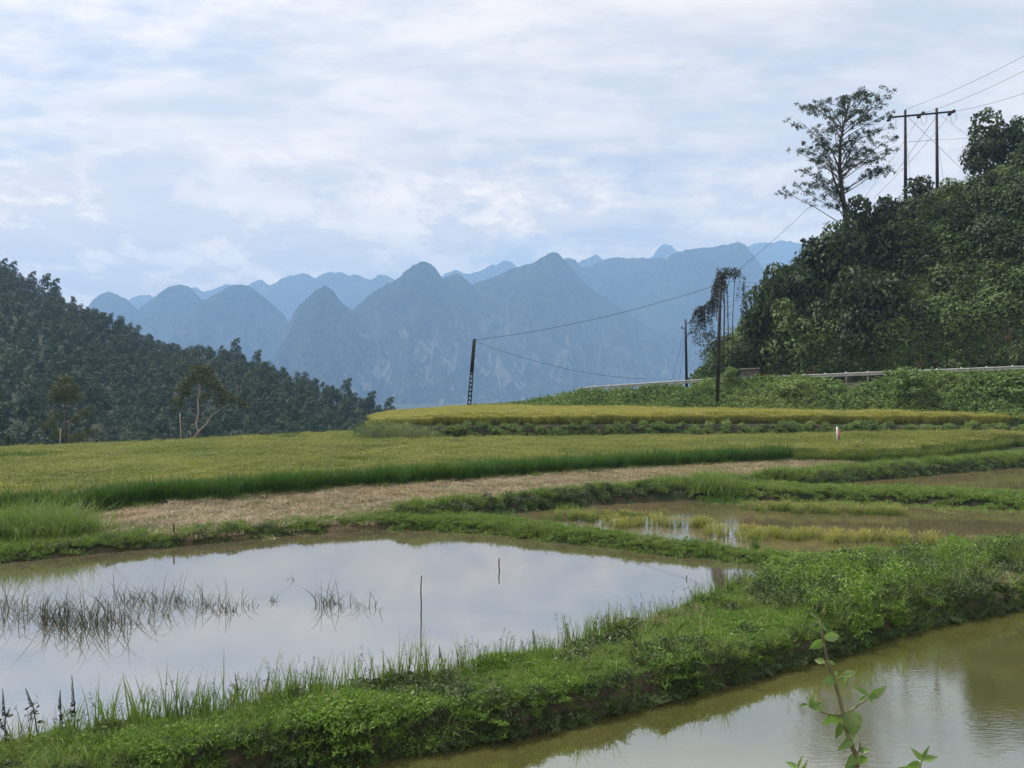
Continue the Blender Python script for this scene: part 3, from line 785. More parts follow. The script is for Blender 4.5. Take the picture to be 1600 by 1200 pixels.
put("right_dike_grass", [grass_T(.4, 150, .34, .013, 140 + i, .5, 1.6, 3, .3) for i in range(4)], P, M['grass'], s0=.6, s1=1.3, label="bright green grass along the right end of the field dike", cat="grass")

FILL = [PX(u, v, .2) for u, v in ((660, 824), (640, 803), (700, 800), (770, 806), (860, 823), (1000, 841), (1200, 861), (1300, 869), (1290, 880), (1050, 863), (900, 845), (750, 828))]
P = in_poly(FILL, .13, .5); put("dike_grass_cover", [grass_T(.3, 120, .10, .011, 115 + i, .9, 1.8, 3, .5) for i in range(4)], P, M['grass'], s0=.6, s1=1.3, tilt=.3, label="short grass where the narrow dike leaves the pond bank", cat="grass")
FILL = [PX(u, v, .2) for u, v in ((1060, 772), (1110, 783), (1400, 792), (1640, 802), (1640, 783), (1400, 772), (1200, 763), (1120, 760))]
P = in_poly(FILL, .2, .5); put("cross_dike_weeds", HT, P, M['grass'], s0=.4, s1=.8, tilt=.2, label="weedy grass on the slope of the cross dike", cat="grass")

# rice rows standing in the flooded paddy
RW = [rice_T(.3, .15, .42, 12, 3, seed=150 + i, w=.010, gold=.3) for i in range(4)]
rows = [([(870, 812), (960, 813), (1040, 808)], .28, "short rice stand nearest the narrow dike, left of the gap of bright water"),
        ([(955, 822), (1040, 821), (1112, 824)], .14, "thin rice row between the two gaps of bright water"),
        ([(1125, 835), (1200, 840), (1290, 843), (1380, 845), (1455, 848)], .26, "longest golden rice row in the flooded paddy"),
        ([(1180, 797), (1260, 799), (1340, 802), (1410, 804)], .26, "bright green rice row below the cross dike")]
for pts, wd, lb in rows:
    P, _ = along([PX(u, v, PZ) for u, v in pts], .085, wd); P = P[fbm(P[:, 0], P[:, 1], .7, 2, 3) > -.45]
    put("paddy_rice_row", RW, P, M['gold'] if 'golden' in lb or 'thin' in lb else M['rice'], z=np.full(len(P), PZ - .03), s0=.75, s1=1.1, label=lb, cat="rice")
P = in_poly([PX(1380, 812, PZ), PX(1600, 800, PZ), (20, 23), PX(1600, 838, PZ), PX(1480, 842, PZ)], .5, .5)
put("paddy_weeds", [grass_T(.5, 40, .35, .010, 160 + i, .4, 1.0, 3, .8) for i in range(3)], P, M['pondgrass'], s0=.5, s1=1.1, label="thin brownish weeds in the shallow right end of paddy", cat="weeds")

# ---- near bank between the two ponds
BANK = [PX(1240, 886, .1), PX(1190, 905, .1), PX(1120, 938, .1), PX(1000, 979, .1), PX(800, 1041, .1), PX(600, 1078, .1), PX(400, 1112, .1), PX(200, 1144, .1), PX(0, 1168, .1), (-9, 8.7), (-10, 6.8), (-5, 7.9), (-3.3, 8.65)] + \
       [tuple(np.array(q) + (0, .02)) for q in LOW[3:11]] + [(14, 18.0), (20, 21), (22, 23), (18, 21.4), PX(1520, 850, .1), PX(1450, 866, .1), PX(1300, 874, .1)]
HB = [herb_T(.34, 240, .05 + .03 * (i % 3), .030 + .008 * (i % 4), 170 + i, 40, (.28, .5, .34)[i % 3]) for i in range(6)]
P = in_poly(BANK, .115, .5, margin=-.03, f=lambda P: fbm(P[:, 0], P[:, 1], .7, 3, 14) > -.85)
big = .75 + .5 * np.clip(fbm(P[:, 0], P[:, 1], .9, 3, 31), -.5, 1.2)
put("bank_herbs", HB, P, M['herb'], scl=big * R.uniform(.7, 1.25, len(P)), tilt=.22, label="low leafy herbs and grass covering the near bank", cat="herbs")
GN_ = [grass_T(.3, 120, .13, .007, 180 + i, .7, 1.8, 3, .6) for i in range(4)]
P = in_poly(BANK, .20, .5, f=lambda P: fbm(P[:, 0], P[:, 1], 1.0, 3, 4) > .12)
put("bank_short_grass", GN_, P, M['grass'], s0=.6, s1=1.4, tilt=.15, label="fine short grass patches among herbs on the near bank", cat="grass")
P, _ = along([(p[0], p[1] + .05) for p in LOW[0:14]], .045, .07); P3, _ = along([(p[0], p[1] + .26) for p in LOW[0:14]], .06, .08); P = np.concatenate([P, P3])
put("bank_overhang_weeds", [herb_T(.30, 170, .10, .035, 190 + i, 30, .4) for i in range(4)], P, M['darkveg'], zoff=-.04, s0=.6, s1=1.15, tilt=.5, label="dark creeping weeds hanging over the lower pond edge", cat="weeds")
P = in_poly(BANK, .17, .5, f=lambda P: fbm(P[:, 0], P[:, 1], .9, 3, 61) > .22)
put("dark_bank_herbs", [herb_T(.3, 150, .13, .05, 250 + i, 20, .5) for i in range(3)], P, M['darkveg'], s0=.6, s1=1.25, tilt=.25, label="darker broad-leaved herb patches on the near bank", cat="herbs")
P = in_poly(BANK, .34, .5, f=lambda P: fbm(P[:, 0], P[:, 1], 1.3, 3, 71) > -.15)
put("bank_tussocks", [grass_T(.16, 38, .30, .010, 260 + i, .5, 1.7, 4, .6, .5) for i in range(5)], P, M['grass'], s0=.5, s1=1.2, tilt=.2, label="scattered taller grass tufts across the near bank", cat="grass")
P = in_poly(BANK, .4, .5)
put("dead_grass_stalks", [grass_T(.3, 9, .30, .006, 270 + i, 1.2, .8, 3, .2, .6) for i in range(4)], P, M['straw'], s0=.5, s1=1.1, tilt=.2, label="dry pale stalks among the bank herbs", cat="grass")
P, _ = along(LOW[1:14], .05, .05)
put("waterline_weeds", [herb_T(.28, 150, .07, .035, 280 + i, 24, .4) for i in range(3)], P, M['darkveg'], z=np.full(len(P), LOWZ + .06), s0=.5, s1=1.1, tilt=.5, label="dark trailing weeds just above the lower pond waterline", cat="weeds")
# reddish dry patches
P = in_poly(BANK, .25, .5, f=lambda P: (fbm(P[:, 0], P[:, 1], 1.6, 3, 9) > .45) & (P[:, 0] > -1))
put("dry_bank_herbs", [herb_T(.3, 150, .17, .028, 200 + i, 18) for i in range(3)], P, M['straw'], s0=.6, s1=1.1, tilt=.15, label="brownish dry herb patches on the near bank", cat="herbs")
# tall grass on pond side of the bank
PE = [POND[i] for i in range(23, 13, -1)]
P, t = along(PE, .05, .14)
P[:, 1] -= .18
tall = np.where((t > .0) & (P[:, 0] < -1.), 1.3, 1.)
k = (np.sin(t * 47) + np.sin(t * 113 + 1) + R.normal(0, .8, len(t)) > .0) | (t < .62)
put("waterside_grass", [grass_T(.22, 14, .40, .014, 210 + i, .25, .6, 3, .3, .5) for i in range(5)], P[k], M['grass'], scl=(R.uniform(.45, 1.1, len(P)) * tall)[k], label="upright grass blades along the near edge of the pond", cat="grass")
P, t = along(PE, .16, .12); P[:, 1] -= .25
def wisp_T(seed):
    rng = np.random.default_rng(seed); g = Geo(); n = 5
    base = np.column_stack([rng.uniform(-.12, .12, (n, 2)), np.zeros(n)])
    tips = blades(g, base, rng.uniform(.3, .6, n), .008, rng.uniform(0, .3, n), .3, rng=rng)
    pp = np.repeat(tips, 10, 0) - np.abs(rng.normal(0, .05, (n * 10, 1))) * [0, 0, 1] + rng.normal(0, .012, (n * 10, 3)); leaves(g, pp, .018, nrm(rng.normal(size=pp.shape)), .8, rng, mx=1.)
    return g
put("seeding_grass", [wisp_T(220 + i) for i in range(4)], P, M['pondgrass'], s0=.6, s1=1.1, label="thin seeding grass stalks along the near pond edge", cat="grass")
# tall weeds at the right end of the bank
RWd = [PX(1180, 905, .3), PX(1250, 893, .3), PX(1330, 880, .3), PX(1450, 868, .3), PX(1600, 850, .3), (16, 21.5), (14.5, 18.6), (10.9, 17.6), PX(1450, 965, .3), PX(1330, 965, .3), PX(1230, 960, .3)]
def weed_T(seed):
    rng = np.random.default_rng(seed); g = Geo(); n = 7
    base = np.column_stack([rng.uniform(-.16, .16, (n, 2)), np.zeros(n)])
    hh = rng.uniform(.3, .62, n)
    tips = blades(g, base, hh, .010, rng.uniform(0, .25, n), .2, rng=rng)
    for i in range(n):
        k = 26; t = rng.uniform(.15, 1.05, k)[:, None]; pp = base[i] + (tips[i] - base[i]) * t + rng.normal(0, .05, (k, 3)) * [1, 1, .4]
        leaves(g, pp, rng.uniform(.03, .075, k), nrm(rng.normal(size=pp.shape) * .6 + [0, 0, .8]), .5, rng, mx=rng.uniform(0, 1, k))
    return g
P = in_poly(RWd, .34, .5, f=lambda P: fbm(P[:, 0], P[:, 1], 1.2, 3, 21) > -.1)
put("tall_weeds", [weed_T(230 + i) for i in range(5)], P, M['herb'], s0=.5, s1=1.35, label="tall leafy weeds where the bank widens at right", cat="weeds")
P = in_poly(RWd, .42, .5, f=lambda P: fbm(P[:, 0], P[:, 1], 1.2, 3, 21) < .15)
put("dark_tall_weeds", [weed_T(236 + i) for i in range(3)], P, M['darkveg'], s0=.6, s1=1.3, label="darker leafy weeds where the bank widens at right", cat="weeds")
P = in_poly(RWd, .45, .5)
put("tall_bank_grass", [grass_T(.3, 45, .5, .011, 240 + i, .4, 1.1, 4, .6) for i in range(4)], P, M['grass'], s0=.5, s1=1.2, label="long grass mixed into the weeds at the right end of bank", cat="grass")
# tiny white flowers
g = Geo(); 
for k in range(5):
    an = k * 1.2566; leaves(g, np.array([[math.cos(an) * .009, math.sin(an) * .009, .0]]), .016, np.array([[0, -.3, .95]]), .8)
P = np.concatenate([in_poly(BANK, .6, .5, f=lambda P: R.uniform(0, 1, len(P)) < .30), in_poly(RWd, .35, .5, f=lambda P: R.uniform(0, 1, len(P)) < .5)])
put("wild_flowers", [g], P, solid('white_petal', (.7, .68, .7), (.6, .55, .62), 30), zoff=.17, s0=.5, s1=1.1, tilt=.4, label="tiny white flowers dotted over the near bank", cat="flowers")

# ---- weeds on the road embankment
def clump_T(seed, r, n, leaf, asp=.6, sprig=0):
    rng = np.random.default_rng(seed); g = Geo()
    L = [(rng.uniform(-.4, .4) * r, rng.uniform(-.4, .4) * r, rng.uniform(.1, .5) * r, rng.uniform(.4, .7) * r) for _ in range(6)]
    crown(g, L, n / sum(q[3] ** 2 for q in L), leaf, rng, asp=asp)
    for k in range(sprig):
        a = rng.uniform(0, 6.28); p0 = np.array([math.cos(a) * r * .5, math.sin(a) * r * .5, r * .6]); dv = nrm(np.array([math.cos(a) * .6, math.sin(a) * .6, 1.]))
        t = rng.uniform(0, 1, 14)[:, None]; pp = p0 + dv * t * r * .7 + rng.normal(0, .04 * r, (14, 3))
        leaves(g, pp, leaf, nrm(rng.normal(size=pp.shape)), asp, rng)
    return g
CT = [clump_T(300 + i, .55, 380, .14, sprig=6) for i in range(6)]
n = 3200; a = R.uniform(-10, 62, n); s = R.uniform(-6.0, .5, n)
x, y = XYr(a, s); P = np.stack([x, y], 1); z = ground_z(x, y)
k = (z > 1.5) & (np.abs(x) < y * .85) & ~((np.abs(a - 24.3) < 1.4) & (s > -2.2))
gapk = (a < 11.5) | ((a > 20.5) & (a < 26.5))
scl = np.where(s > -1.4, np.where(gapk, .32, np.where(a > 30, .75, 1.1)), 1.05) * R.uniform(.75, 1.25, n)
put("embankment_weeds", CT, P[k], M['banksh'], zoff=-.05, scl=scl[k], z=z[k], tilt=.2, label="dense green weeds covering the roadside embankment", cat="weeds")

# ---- hillside undergrowth
HC = [clump_T(320 + i, 1.0, 430, .27, sprig=7) for i in range(6)]
n = 8500; a = R.uniform(8, 75, n); s = np.where(R.uniform(0, 1, n) < .3, R.uniform(7.4, 11, n), R.uniform(7.8, 31, n))
x, y = XYr(a, s); z = ground_z(x, y)
k = (np.abs(x) < y * .85) & (z > railz(a) - 1)
scl = R.uniform(.5, 1.2, n) * np.where(s < 8.6, .7, 1.)
put("hillside_undergrowth", HC, np.stack([x, y], 1)[k], M['hillveg'], zoff=-.1, z=z[k], scl=scl[k], tilt=.3, label="dense scrub and creepers covering the roadside hill", cat="undergrowth")

def bushy_T(seed):
    rng = np.random.default_rng(seed); g = Geo()
    L = [(math.cos(k * 2.4) * .55 * rng.uniform(.3, 1), math.sin(k * 2.4) * .55 * rng.uniform(.3, 1), .25 + .9 * k / 9 * rng.uniform(.6, 1), rng.uniform(.28, .48)) for k in range(9)]
    crown(g, L, 900 / sum(q[3] ** 2 for q in L), .13, rng, jit=.45); return g
BT = [bushy_T(340 + i) for i in range(5)]
for nm, cnt, seed_, mt, lo, hi, lb in (("hillside_shrubs", 300, 5, 'hillveg', 1.2, 2.4, "rounded light green shrubs scattered through the hillside scrub"), ("hillside_dark_shrubs", 240, 6, 'darktree', 1.2, 2.6, "darker rounded shrubs among the hillside scrub")):
    rg = np.random.default_rng(seed_); a = rg.uniform(9, 70, cnt * 2); s = rg.uniform(8.4, 30, cnt * 2); x, y = XYr(a, s)
    kk = (np.abs(x) < y * .8) & ((fbm(x, y, 9, 2, 12) > 0) if mt == 'darktree' else (fbm(x, y, 9, 2, 12) < .35))
    x, y = x[kk], y[kk]; z = ground_z(x, y)
    put(nm, BT, np.stack([x, y], 1), M[mt], zoff=-.3, z=z, scl=rg.uniform(lo, hi, len(x)), tilt=.15, label=lb, cat="shrubs")

a = np.concatenate([R.uniform(10, 15, 60), R.uniform(24, 50, 260)]); s = R.uniform(7.5, 11.5, len(a)); x, y = XYr(a, s)
kk = fbm(x, y, 4, 2, 81) > -.1; x, y = x[kk], y[kk]
put("dry_hillside_weeds", [clump_T(290 + i, .8, 260, .16, .3, 8) for i in range(3)], np.stack([x, y], 1), M['straw'], zoff=.1, z=ground_z(x, y), s0=.4, s1=.9, tilt=.3, label="dry brownish weeds low on the hill above the guardrail", cat="weeds")

# ------------------------------------------------------------------ trees on the hill and beside the road
def trunk_geo(pts, rads, sides=7):
    g = Geo(); tube(g, pts, rads, sides); return g
def hidden_trunk(h, r): return trunk_geo([(0, 0, -.5), (.05 * h, 0, h * .4), (0, .03 * h, h * .75)], [r, r * .7, r * .3])
def bush_mesh(seed, rx, rz, n, leaf, nl=12, asp=.6):
    rng = np.random.default_rng(seed); g = Geo(); L = []
    for i in range(nl):
        t = rng.uniform(0, 1); an = rng.uniform(0, 6.28); rr = rx * (1 - .55 * t) * rng.uniform(.3, .75)
        q = rx * rng.uniform(.26, .46)
        L.append((math.cos(an) * rr, math.sin(an) * rr, rz * (.12 + .80 * t), q, q, q * .8))
    crown(g, L, n / sum(v[3] ** 2 for v in L), leaf, rng, asp=asp)
    return g
BM = [bush_mesh(400 + i, 1., 2.0, 2300, .13).data("crown", False) for i in range(4)]
TM = hidden_trunk(1.8, .07).data("trunk")
def tree_thing(u, vtop, D, R0, H, mi, mat, label, cat='tree', name='broadleaf_tree', group=None, s=None):
    x = (u - 800) / F * D; ztop = CAMZ - (vtop - 600) * D / F
    o = empty(name, (x, D, ztop - H), label, cat, group, rz=rnd.uniform(0, 6.28))
    me = BM[mi].copy(); me.materials.clear(); me.materials.append(mat)
    c = obj("crown", me, None, o); c.scale = (R0, R0, H / 2.0)
    t = obj("trunk", TM, M['bark'], o); t.scale = (1.3, 1.3, H / 2.0)
    return o
DT, HV = M['darktree'], M['hillveg']
tree_thing(1548, 182, 84, 3.6, 9, 0, DT, "tall dark tree on the hill crest right of the twin-post power pole")
tree_thing(1588, 190, 84, 3.6, 9, 1, DT, "dark tree on the hill crest cut by the right edge of the photo")
tree_thing(1530, 205, 83, 2.0, 5, 3, DT, "small dark tree tucked left of the tall crest tree")
tree_thing(1436, 276, 85, 2.7, 5.5, 2, DT, "dark rounded tree in front of the twin power pole posts")
tree_thing(1365, 290, 77, 2.8, 8, 3, DT, "dark creeper-smothered tree beside the sparse tall tree")
tree_thing(1345, 318, 76, 2.6, 9, 0, DT, "dark creeper column under the sparse tall tree")
tree_thing(1310, 352, 75, 3.2, 8.5, 1, DT, "dark bushy tree at the foot of the sparse tall tree")
tree_thing(1395, 350, 75, 3.2, 8, 2, DT, "dark creeper mound below the rounded tree near the power pole")
tree_thing(1375, 405, 70.5, 3.4, 9, 3, DT, "dark creeper curtain halfway down the hill centre")
tree_thing(1335, 430, 70, 3.0, 9, 0, DT, "dark hanging creeper mass above the left part of the guardrail")
tree_thing(1270, 372, 76, 2.9, 8, 2, DT, "leafy tree on the left shoulder of the hill")
tree_thing(1240, 392, 77, 2.6, 9, 3, DT, "green tree at the left brow of the hill")
tree_thing(1215, 425, 76, 2.6, 9.5, 0, DT, "dense tree at the left end of the hill, second from the vine-draped dead tree")
tree_thing(1190, 450, 75, 2.3, 9, 1, DT, "dense tree at the left end of the hill, next to the vine-draped dead tree")
tree_thing(1170, 485, 74, 1.7, 7, 2, DT, "small tree behind the concrete tank by the road")
tree_thing(1230, 470, 73, 2.8, 8.5, 2, HV, "light green leafy tree low on the left end of the hill")
tree_thing(1262, 505, 72, 2.2, 6, 1, HV, "light green bush above the orange soil cut")
tree_thing(1290, 440, 73.5, 2.8, 9, 3, DT, "dark tree in the middle of the left hill slope")
tree_thing(1490, 282, 80, 2.2, 4, 1, HV, "light green bush right of the power pole posts")
tree_thing(1530, 330, 76, 2.6, 5, 2, HV, "green bush on the slope below the tall crest tree")
tree_thing(1475, 350, 76, 2.6, 5, 0, HV, "green bush on the slope below the right power pole post")
tree_thing(1580, 270, 79, 2.6, 5, 3, HV, "green bush high on the slope at the right edge")
tree_thing(1440, 480, 68, 2.2, 5.5, 1, DT, "dark bush low on the hill above the guardrail gap")
tree_thing(1560, 430, 68, 2.4, 6, 0, HV, "green bush midway up the slope at the right edge")
# bushes on the embankment
tree_thing(1420, 577, 57, 1.7, 2.2, 0, M['banksh'], "rounded leafy shrub rising over the guardrail", 'shrub', 'roadside_shrub')
tree_thing(1585, 583, 54, 2.0, 2.2, 2, M['banksh'], "leafy shrub on the embankment at the right edge of photo", 'shrub', 'roadside_shrub')
tree_thing(1140, 575, 66, .9, 1.5, 1, M['banksh'], "small shrub between the tall dark pole and the tank", 'shrub', 'roadside_shrub')
tree_thing(1245, 588, 62, 1.8, 1.8, 3, M['banksh'], "broad shrub on the embankment in front of the tank's right", 'shrub', 'roadside_shrub')

# sparse tall tree
D0 = 79.0
T0 = PD(1322, 372, D0)
o = empty("feathery_tree", tuple(T0), "tall sparse tree with feathery foliage standing against the sky on the hill", "tree")
def loc(u, v, dy=0.): return PD(u, v, D0 + dy) - T0
g = Geo(); trk = [loc(1326, 400), loc(1322, 345), loc(1316, 300, .2), loc(1312, 262, .3), loc(1313, 225, .2), loc(1318, 195), loc(1326, 165, -.2), loc(1330, 150)]
tube(g, trk, [.30, .26, .22, .19, .15, .11, .07, .03], 8)
trk2 = [loc(1322, 330), loc(1308, 295, -.5), loc(1300, 270, -.7), loc(1296, 245, -1)]
tube(g, trk2, [.15, .12, .08, .04], 6)
ends = [(1250, 163), (1243, 186), (1268, 172), (1281, 160), (1242, 233), (1256, 226), (1270, 236), (1258, 262), (1268, 270), (1284, 282), (1224, 298), (1238, 290), (1250, 284), (1292, 158), (1318, 152), (1333, 143), (1347, 142), (1362, 147),
        (1378, 142), (1392, 142), (1386, 160), (1391, 178), (1372, 178), (1380, 200), (1394, 216), (1402, 228), (1390, 240), (1404, 256), (1392, 266), (1372, 262), (1356, 250), (1346, 232), (1302, 182), (1310, 170), (1298, 202), (1288, 214), (1300, 232),
        (1278, 202), (1330, 172), (1345, 188), (1352, 168), (1358, 206), (1342, 212), (1368, 226), (1284, 250), (1298, 262), (1332, 250), (1318, 215), (1334, 228), (1278, 222), (1310, 285), (1296, 300), (1304, 320)]
rt = np.random.default_rng(5)
lg = Geo()
tr_pts = np.array(trk); 
for (u, v) in ends:
    dy = rt.uniform(-3.5, 3.5); E = loc(u, v, dy)
    zst = max(E[2] - rt.uniform(1.0, 2.6) - .25 * abs(E[0]), .8); k = np.argmin(np.abs(tr_pts[:, 2] - zst)); S = np.array([np.interp(zst, tr_pts[:, 2], tr_pts[:, j]) for j in range(3)])
    mid = (S + E) / 2 + np.array([0, 0, .35]) + rt.normal(0, .2, 3)
    tube(g, [S, (S + mid) / 2 + rt.normal(0, .08, 3), mid, (mid + E) / 2 + rt.normal(0, .1, 3), E], [.06, .045, .03, .02, .01], 5)
    for j in range(9):
        t = rt.uniform(.45, 1.08); q = S + (E - S) * t + np.array([0, 0, .45 * (1 - abs(2 * t - 1))]) if t < 1 else E
        q = q + rt.normal(0, .45, 3) * [1, 1, .35]
        tube(g, [S + (E - S) * min(t, .95) * .9, q], [.012, .006], 3, cap=False)
        k = 34; an = rt.uniform(0, 6.28); ax = np.array([math.cos(an), math.sin(an), -.25]); tt = rt.uniform(-.5, .5, k)
        pp = q + ax * tt[:, None] * .75 + rt.normal(0, .10, (k, 3)) - np.array([0, 0, .25]) * (tt[:, None] * 2) ** 2 * .6
        leaves(lg, pp, rt.uniform(.14, .28, k), nrm(rt.normal(size=(k, 3)) * .8 + [0, -.3, .4]), .4, rt)
obj("trunk", g.data("trunk", True), M['bark'], o); obj("crown", lg.data("crown"), M['feather'], o)

# vine-draped dead tree left of the hill
D1 = 69.0; T1 = PD(1140, 590, D1)
o = empty("dead_tree", tuple(T1), "dead tree draped with hanging withered vines behind the tall dark pole", "tree")
def l1(u, v, dy=0.): return PD(u, v, D1 + dy) - T1
g = Geo(); lg = Geo()
tube(g, [l1(1131, 600), l1(1131, 540), l1(1132, 480), l1(1130, 425)], [.09, .08, .06, .03], 6)
tube(g, [l1(1137, 600), l1(1138, 520, .5), l1(1136, 450, .5), l1(1145, 420, .5)], [.05, .045, .035, .02], 6)
tube(g, [l1(1144, 560, .3), l1(1145, 490, .3), l1(1148, 440, .3), l1(1151, 428, .3)], [.04, .035, .03, .02], 6)
arch = np.array([l1(1130, 428), l1(1120, 438), l1(1116, 455), l1(1110, 470), l1(1100, 478), l1(1090, 482), l1(1084, 488)])
tube(g, list(arch), [.07, .07, .06, .05, .05, .04, .02], 5)
def strand(p0, L, n):
    t = rt.uniform(0, 1, n)[:, None]; w_ = rt.normal(0, .28, 3) * [1, 1, 0]
    pp = p0 + np.array([0, 0, -1.]) * t * L + w_ * t + rt.normal(0, .09, (n, 3))
    leaves(lg, pp, rt.uniform(.09, .20, n), nrm(rt.normal(size=(n, 3)) + [0, -.4, .1]), .6, rt)
    tube(g, [p0, p0 + np.array([0, 0, -L]) + w_], [.012, .008], 3, cap=False)
for i in range(60):
    t = rt.uniform(0, 1) ** .7 * (len(arch) - 1); k = int(t); p0 = arch[k] + (arch[min(k + 1, len(arch) - 1)] - arch[k]) * (t - k)
    strand(p0 + rt.normal(0, .12, 3), rt.uniform(.7, 3.4 if t < 5 else 5) * (1 if t < 4 else .8), 46)
for i in range(26):
    uu = rt.uniform(1112, 1164); strand(l1(uu, 420 + abs(uu - 1140) * .55 + rt.uniform(-5, 14), rt.uniform(-.5, .8)), rt.uniform(.5, 2.4) if i % 3 else rt.uniform(2.5, 6), 55)
n = 800; pp = l1(1138, 427) + np.clip(rt.normal(0, 1, (n, 3)), -1.6, 1.6) * [.62, .35, .28]; leaves(lg, pp, rt.uniform(.1, .2, n), nrm(rt.normal(size=(n, 3)) + [0, 0, .6]), .6, rt)
obj("trunk", g.data("trunk", True), M['bark'], o); obj("crown", lg.data("crown"), M['vine'], o)
g = Geo()
crown(g, [(-1.9, 0, 3.2, .9, .8, .8), (-1.2, .2, 2.4, .9, .8, .8), (-1.9, 0, 2.0, .7, .7, .6), (-.7, 0, 1.2, .8, .8, 1.), (-1.4, .2, 3.7, .6, .6, .5)], 420, .17, rt)
g2 = trunk_geo([(0, 0, -.3), (-.5, 0, 1.2), (-1.3, 0, 2.4), (-1.8, 0, 3.2)], [.10, .08, .06, .03])
ob = empty("leafy_shrub", tuple(T1 + np.array([-.3, -.8, 0])), "leafy green shrub left of the tall dark pole at the road end", "shrub")
obj("crown", g.data("crown"), DT, ob); obj("trunk", g2.data("trunk", True), M['bark'], ob)

# ------------------------------------------------------------------ left: trees below the field edge
def lump_tree(name, T, trunks, lumps, leaf, dens, mat, bark, label):
    o = empty(name, tuple(T), label, "tree"); g = Geo()
    for pts, rr in trunks: tube(g, pts, rr, 7)
    c = Geo(); crown(c, lumps, dens, leaf, np.random.default_rng(int(abs(T[0]) * 10)), up=.2, shell=.35, jit=.9)
    obj("trunk", g.data("trunk", True), bark, o); obj("crown", c.data("crown"), mat, o); return o
DA = 76.0; TA = PD(104, 700, DA)
def la(u, v, dy=0.): return PD(u, v, DA + dy) - TA
def lump(f, u, v, r, dy=0., fl=.7): q = f(u, v, dy); return (q[0], q[1], q[2], r, r, r * fl)
lump_tree("olive_tree", TA, [([la(104, 702), la(103, 660), la(101, 620), la(102, 590)], [.13, .11, .07, .03]), ([la(103, 665), la(122, 650), la(136, 645)], [.05, .04, .02]), ([la(103, 672), la(86, 660), la(78, 652)], [.05, .04, .02])],
          [lump(la, 100, 594, .8), lump(la, 92, 608, .9, .4), lump(la, 110, 608, .95, -.3), lump(la, 84, 622, .8), lump(la, 102, 622, 1.0, .5), lump(la, 120, 622, .8, .2), lump(la, 88, 650, .75, .4), lump(la, 76, 664, .7), lump(la, 132, 648, .75), lump(la, 142, 676, .7), lump(la, 118, 655, .6, .6), lump(la, 92, 678, .8, .9), lump(la, 122, 684, .8, .5)],
          .20, 520, M['yellowtree'], M['bark'], "sparse olive-leaved tree with layered crown at the field edge on the far left")
DB_ = 76.0; TB = PD(305, 695, DB_)
def lb_(u, v, dy=0.): return PD(u, v, DB_ + dy) - TB
lump_tree("pale_trunk_tree", TB, [([lb_(300, 686), lb_(309, 674), lb_(306, 662), lb_(310, 645), lb_(309, 625), lb_(313, 605), lb_(308, 592)], [.11, .10, .09, .08, .06, .05, .02]),
            ([lb_(302, 686), lb_(312, 672), lb_(322, 663), lb_(331, 648), lb_(350, 636), lb_(362, 630)], [.10, .09, .07, .05, .03, .02]), ([lb_(297, 684), lb_(298, 676), lb_(295, 674)], [.06, .05, .04])],
          [lump(lb_, 308, 582, 1.0), lump(lb_, 322, 578, .9, .4), lump(lb_, 296, 596, .9, -.3), lump(lb_, 286, 608, .8), lump(lb_, 326, 596, 1.0, .5), lump(lb_, 338, 606, .9), lump(lb_, 352, 618, .85, .4), lump(lb_, 368, 626, .8), lump(lb_, 382, 634, .6), lump(lb_, 344, 628, .7, .3), lump(lb_, 278, 628, .7), lump(lb_, 290, 616, .8, .5), lump(lb_, 322, 620, .6, .7), lump(lb_, 272, 640, .4)],
          .20, 500, M['yellowtree'], M['palebark'], "spreading tree with pale forked crooked trunk at the field edge")
def stick_thing(name, p0, p1, r0, r1, mat, label, cat="stake"):
    T = np.array(p0); g = Geo(); q = np.array(p1) - T
    tube(g, [np.zeros(3), q * .35 + [.01, 0, 0], q * .7 - [.008, 0, 0], q], [r0, (r0 * 2 + r1) / 3, (r0 + 2 * r1) / 3, r1], 6)
    o = obj(name, g.data(name, True), mat); o.location = T; return tag(o, label, cat)
stick_thing("bamboo_post", PD(283, 690, 60), PD(281, 645, 60), .05, .035, M['bamboo'], "tall pale bamboo post beside the pale forked tree", "post")
stick_thing("bamboo_post", PD(93, 696, 60), PD(95, 670, 60), .05, .035, M['bamboo'], "short pale bamboo post beside the sparse olive tree", "post")

# ------------------------------------------------------------------ forest on the left hill
def forest_tree_mesh(seed, kind=0):
    rng = np.random.default_rng(seed); g = Geo(); L = []
    H = 6.2; rx = 2.7 if kind == 0 else 1.9
    nl = 11 if kind == 0 else 9
    for i in range(nl):
        t = (i + .5) / nl; an = rng.uniform(0, 6.28); rr = rx * (1 - .8 * t ** 2.4) * rng.uniform(.2, .72); q = rx * rng.uniform(.28, .44) * (1 - .2 * t)
        L.append((math.cos(an) * rr, math.sin(an) * rr, H * (.28 + .66 * t), q, q, q * .85))
    crown(g, L, 900 / sum(v[3] ** 2 for v in L), .36, rng, up=.5, shell=.8, jit=.30)
    tube(g, [(0, 0, -1.5), (0, 0, H * .7)], [.14, .06], 5)
    return g
FT = [forest_tree_mesh(500 + i, i % 2) for i in range(6)]
FM = [g.data("forest_tree") for g in FT]
for me in FM: me.materials.append(M['forest'])
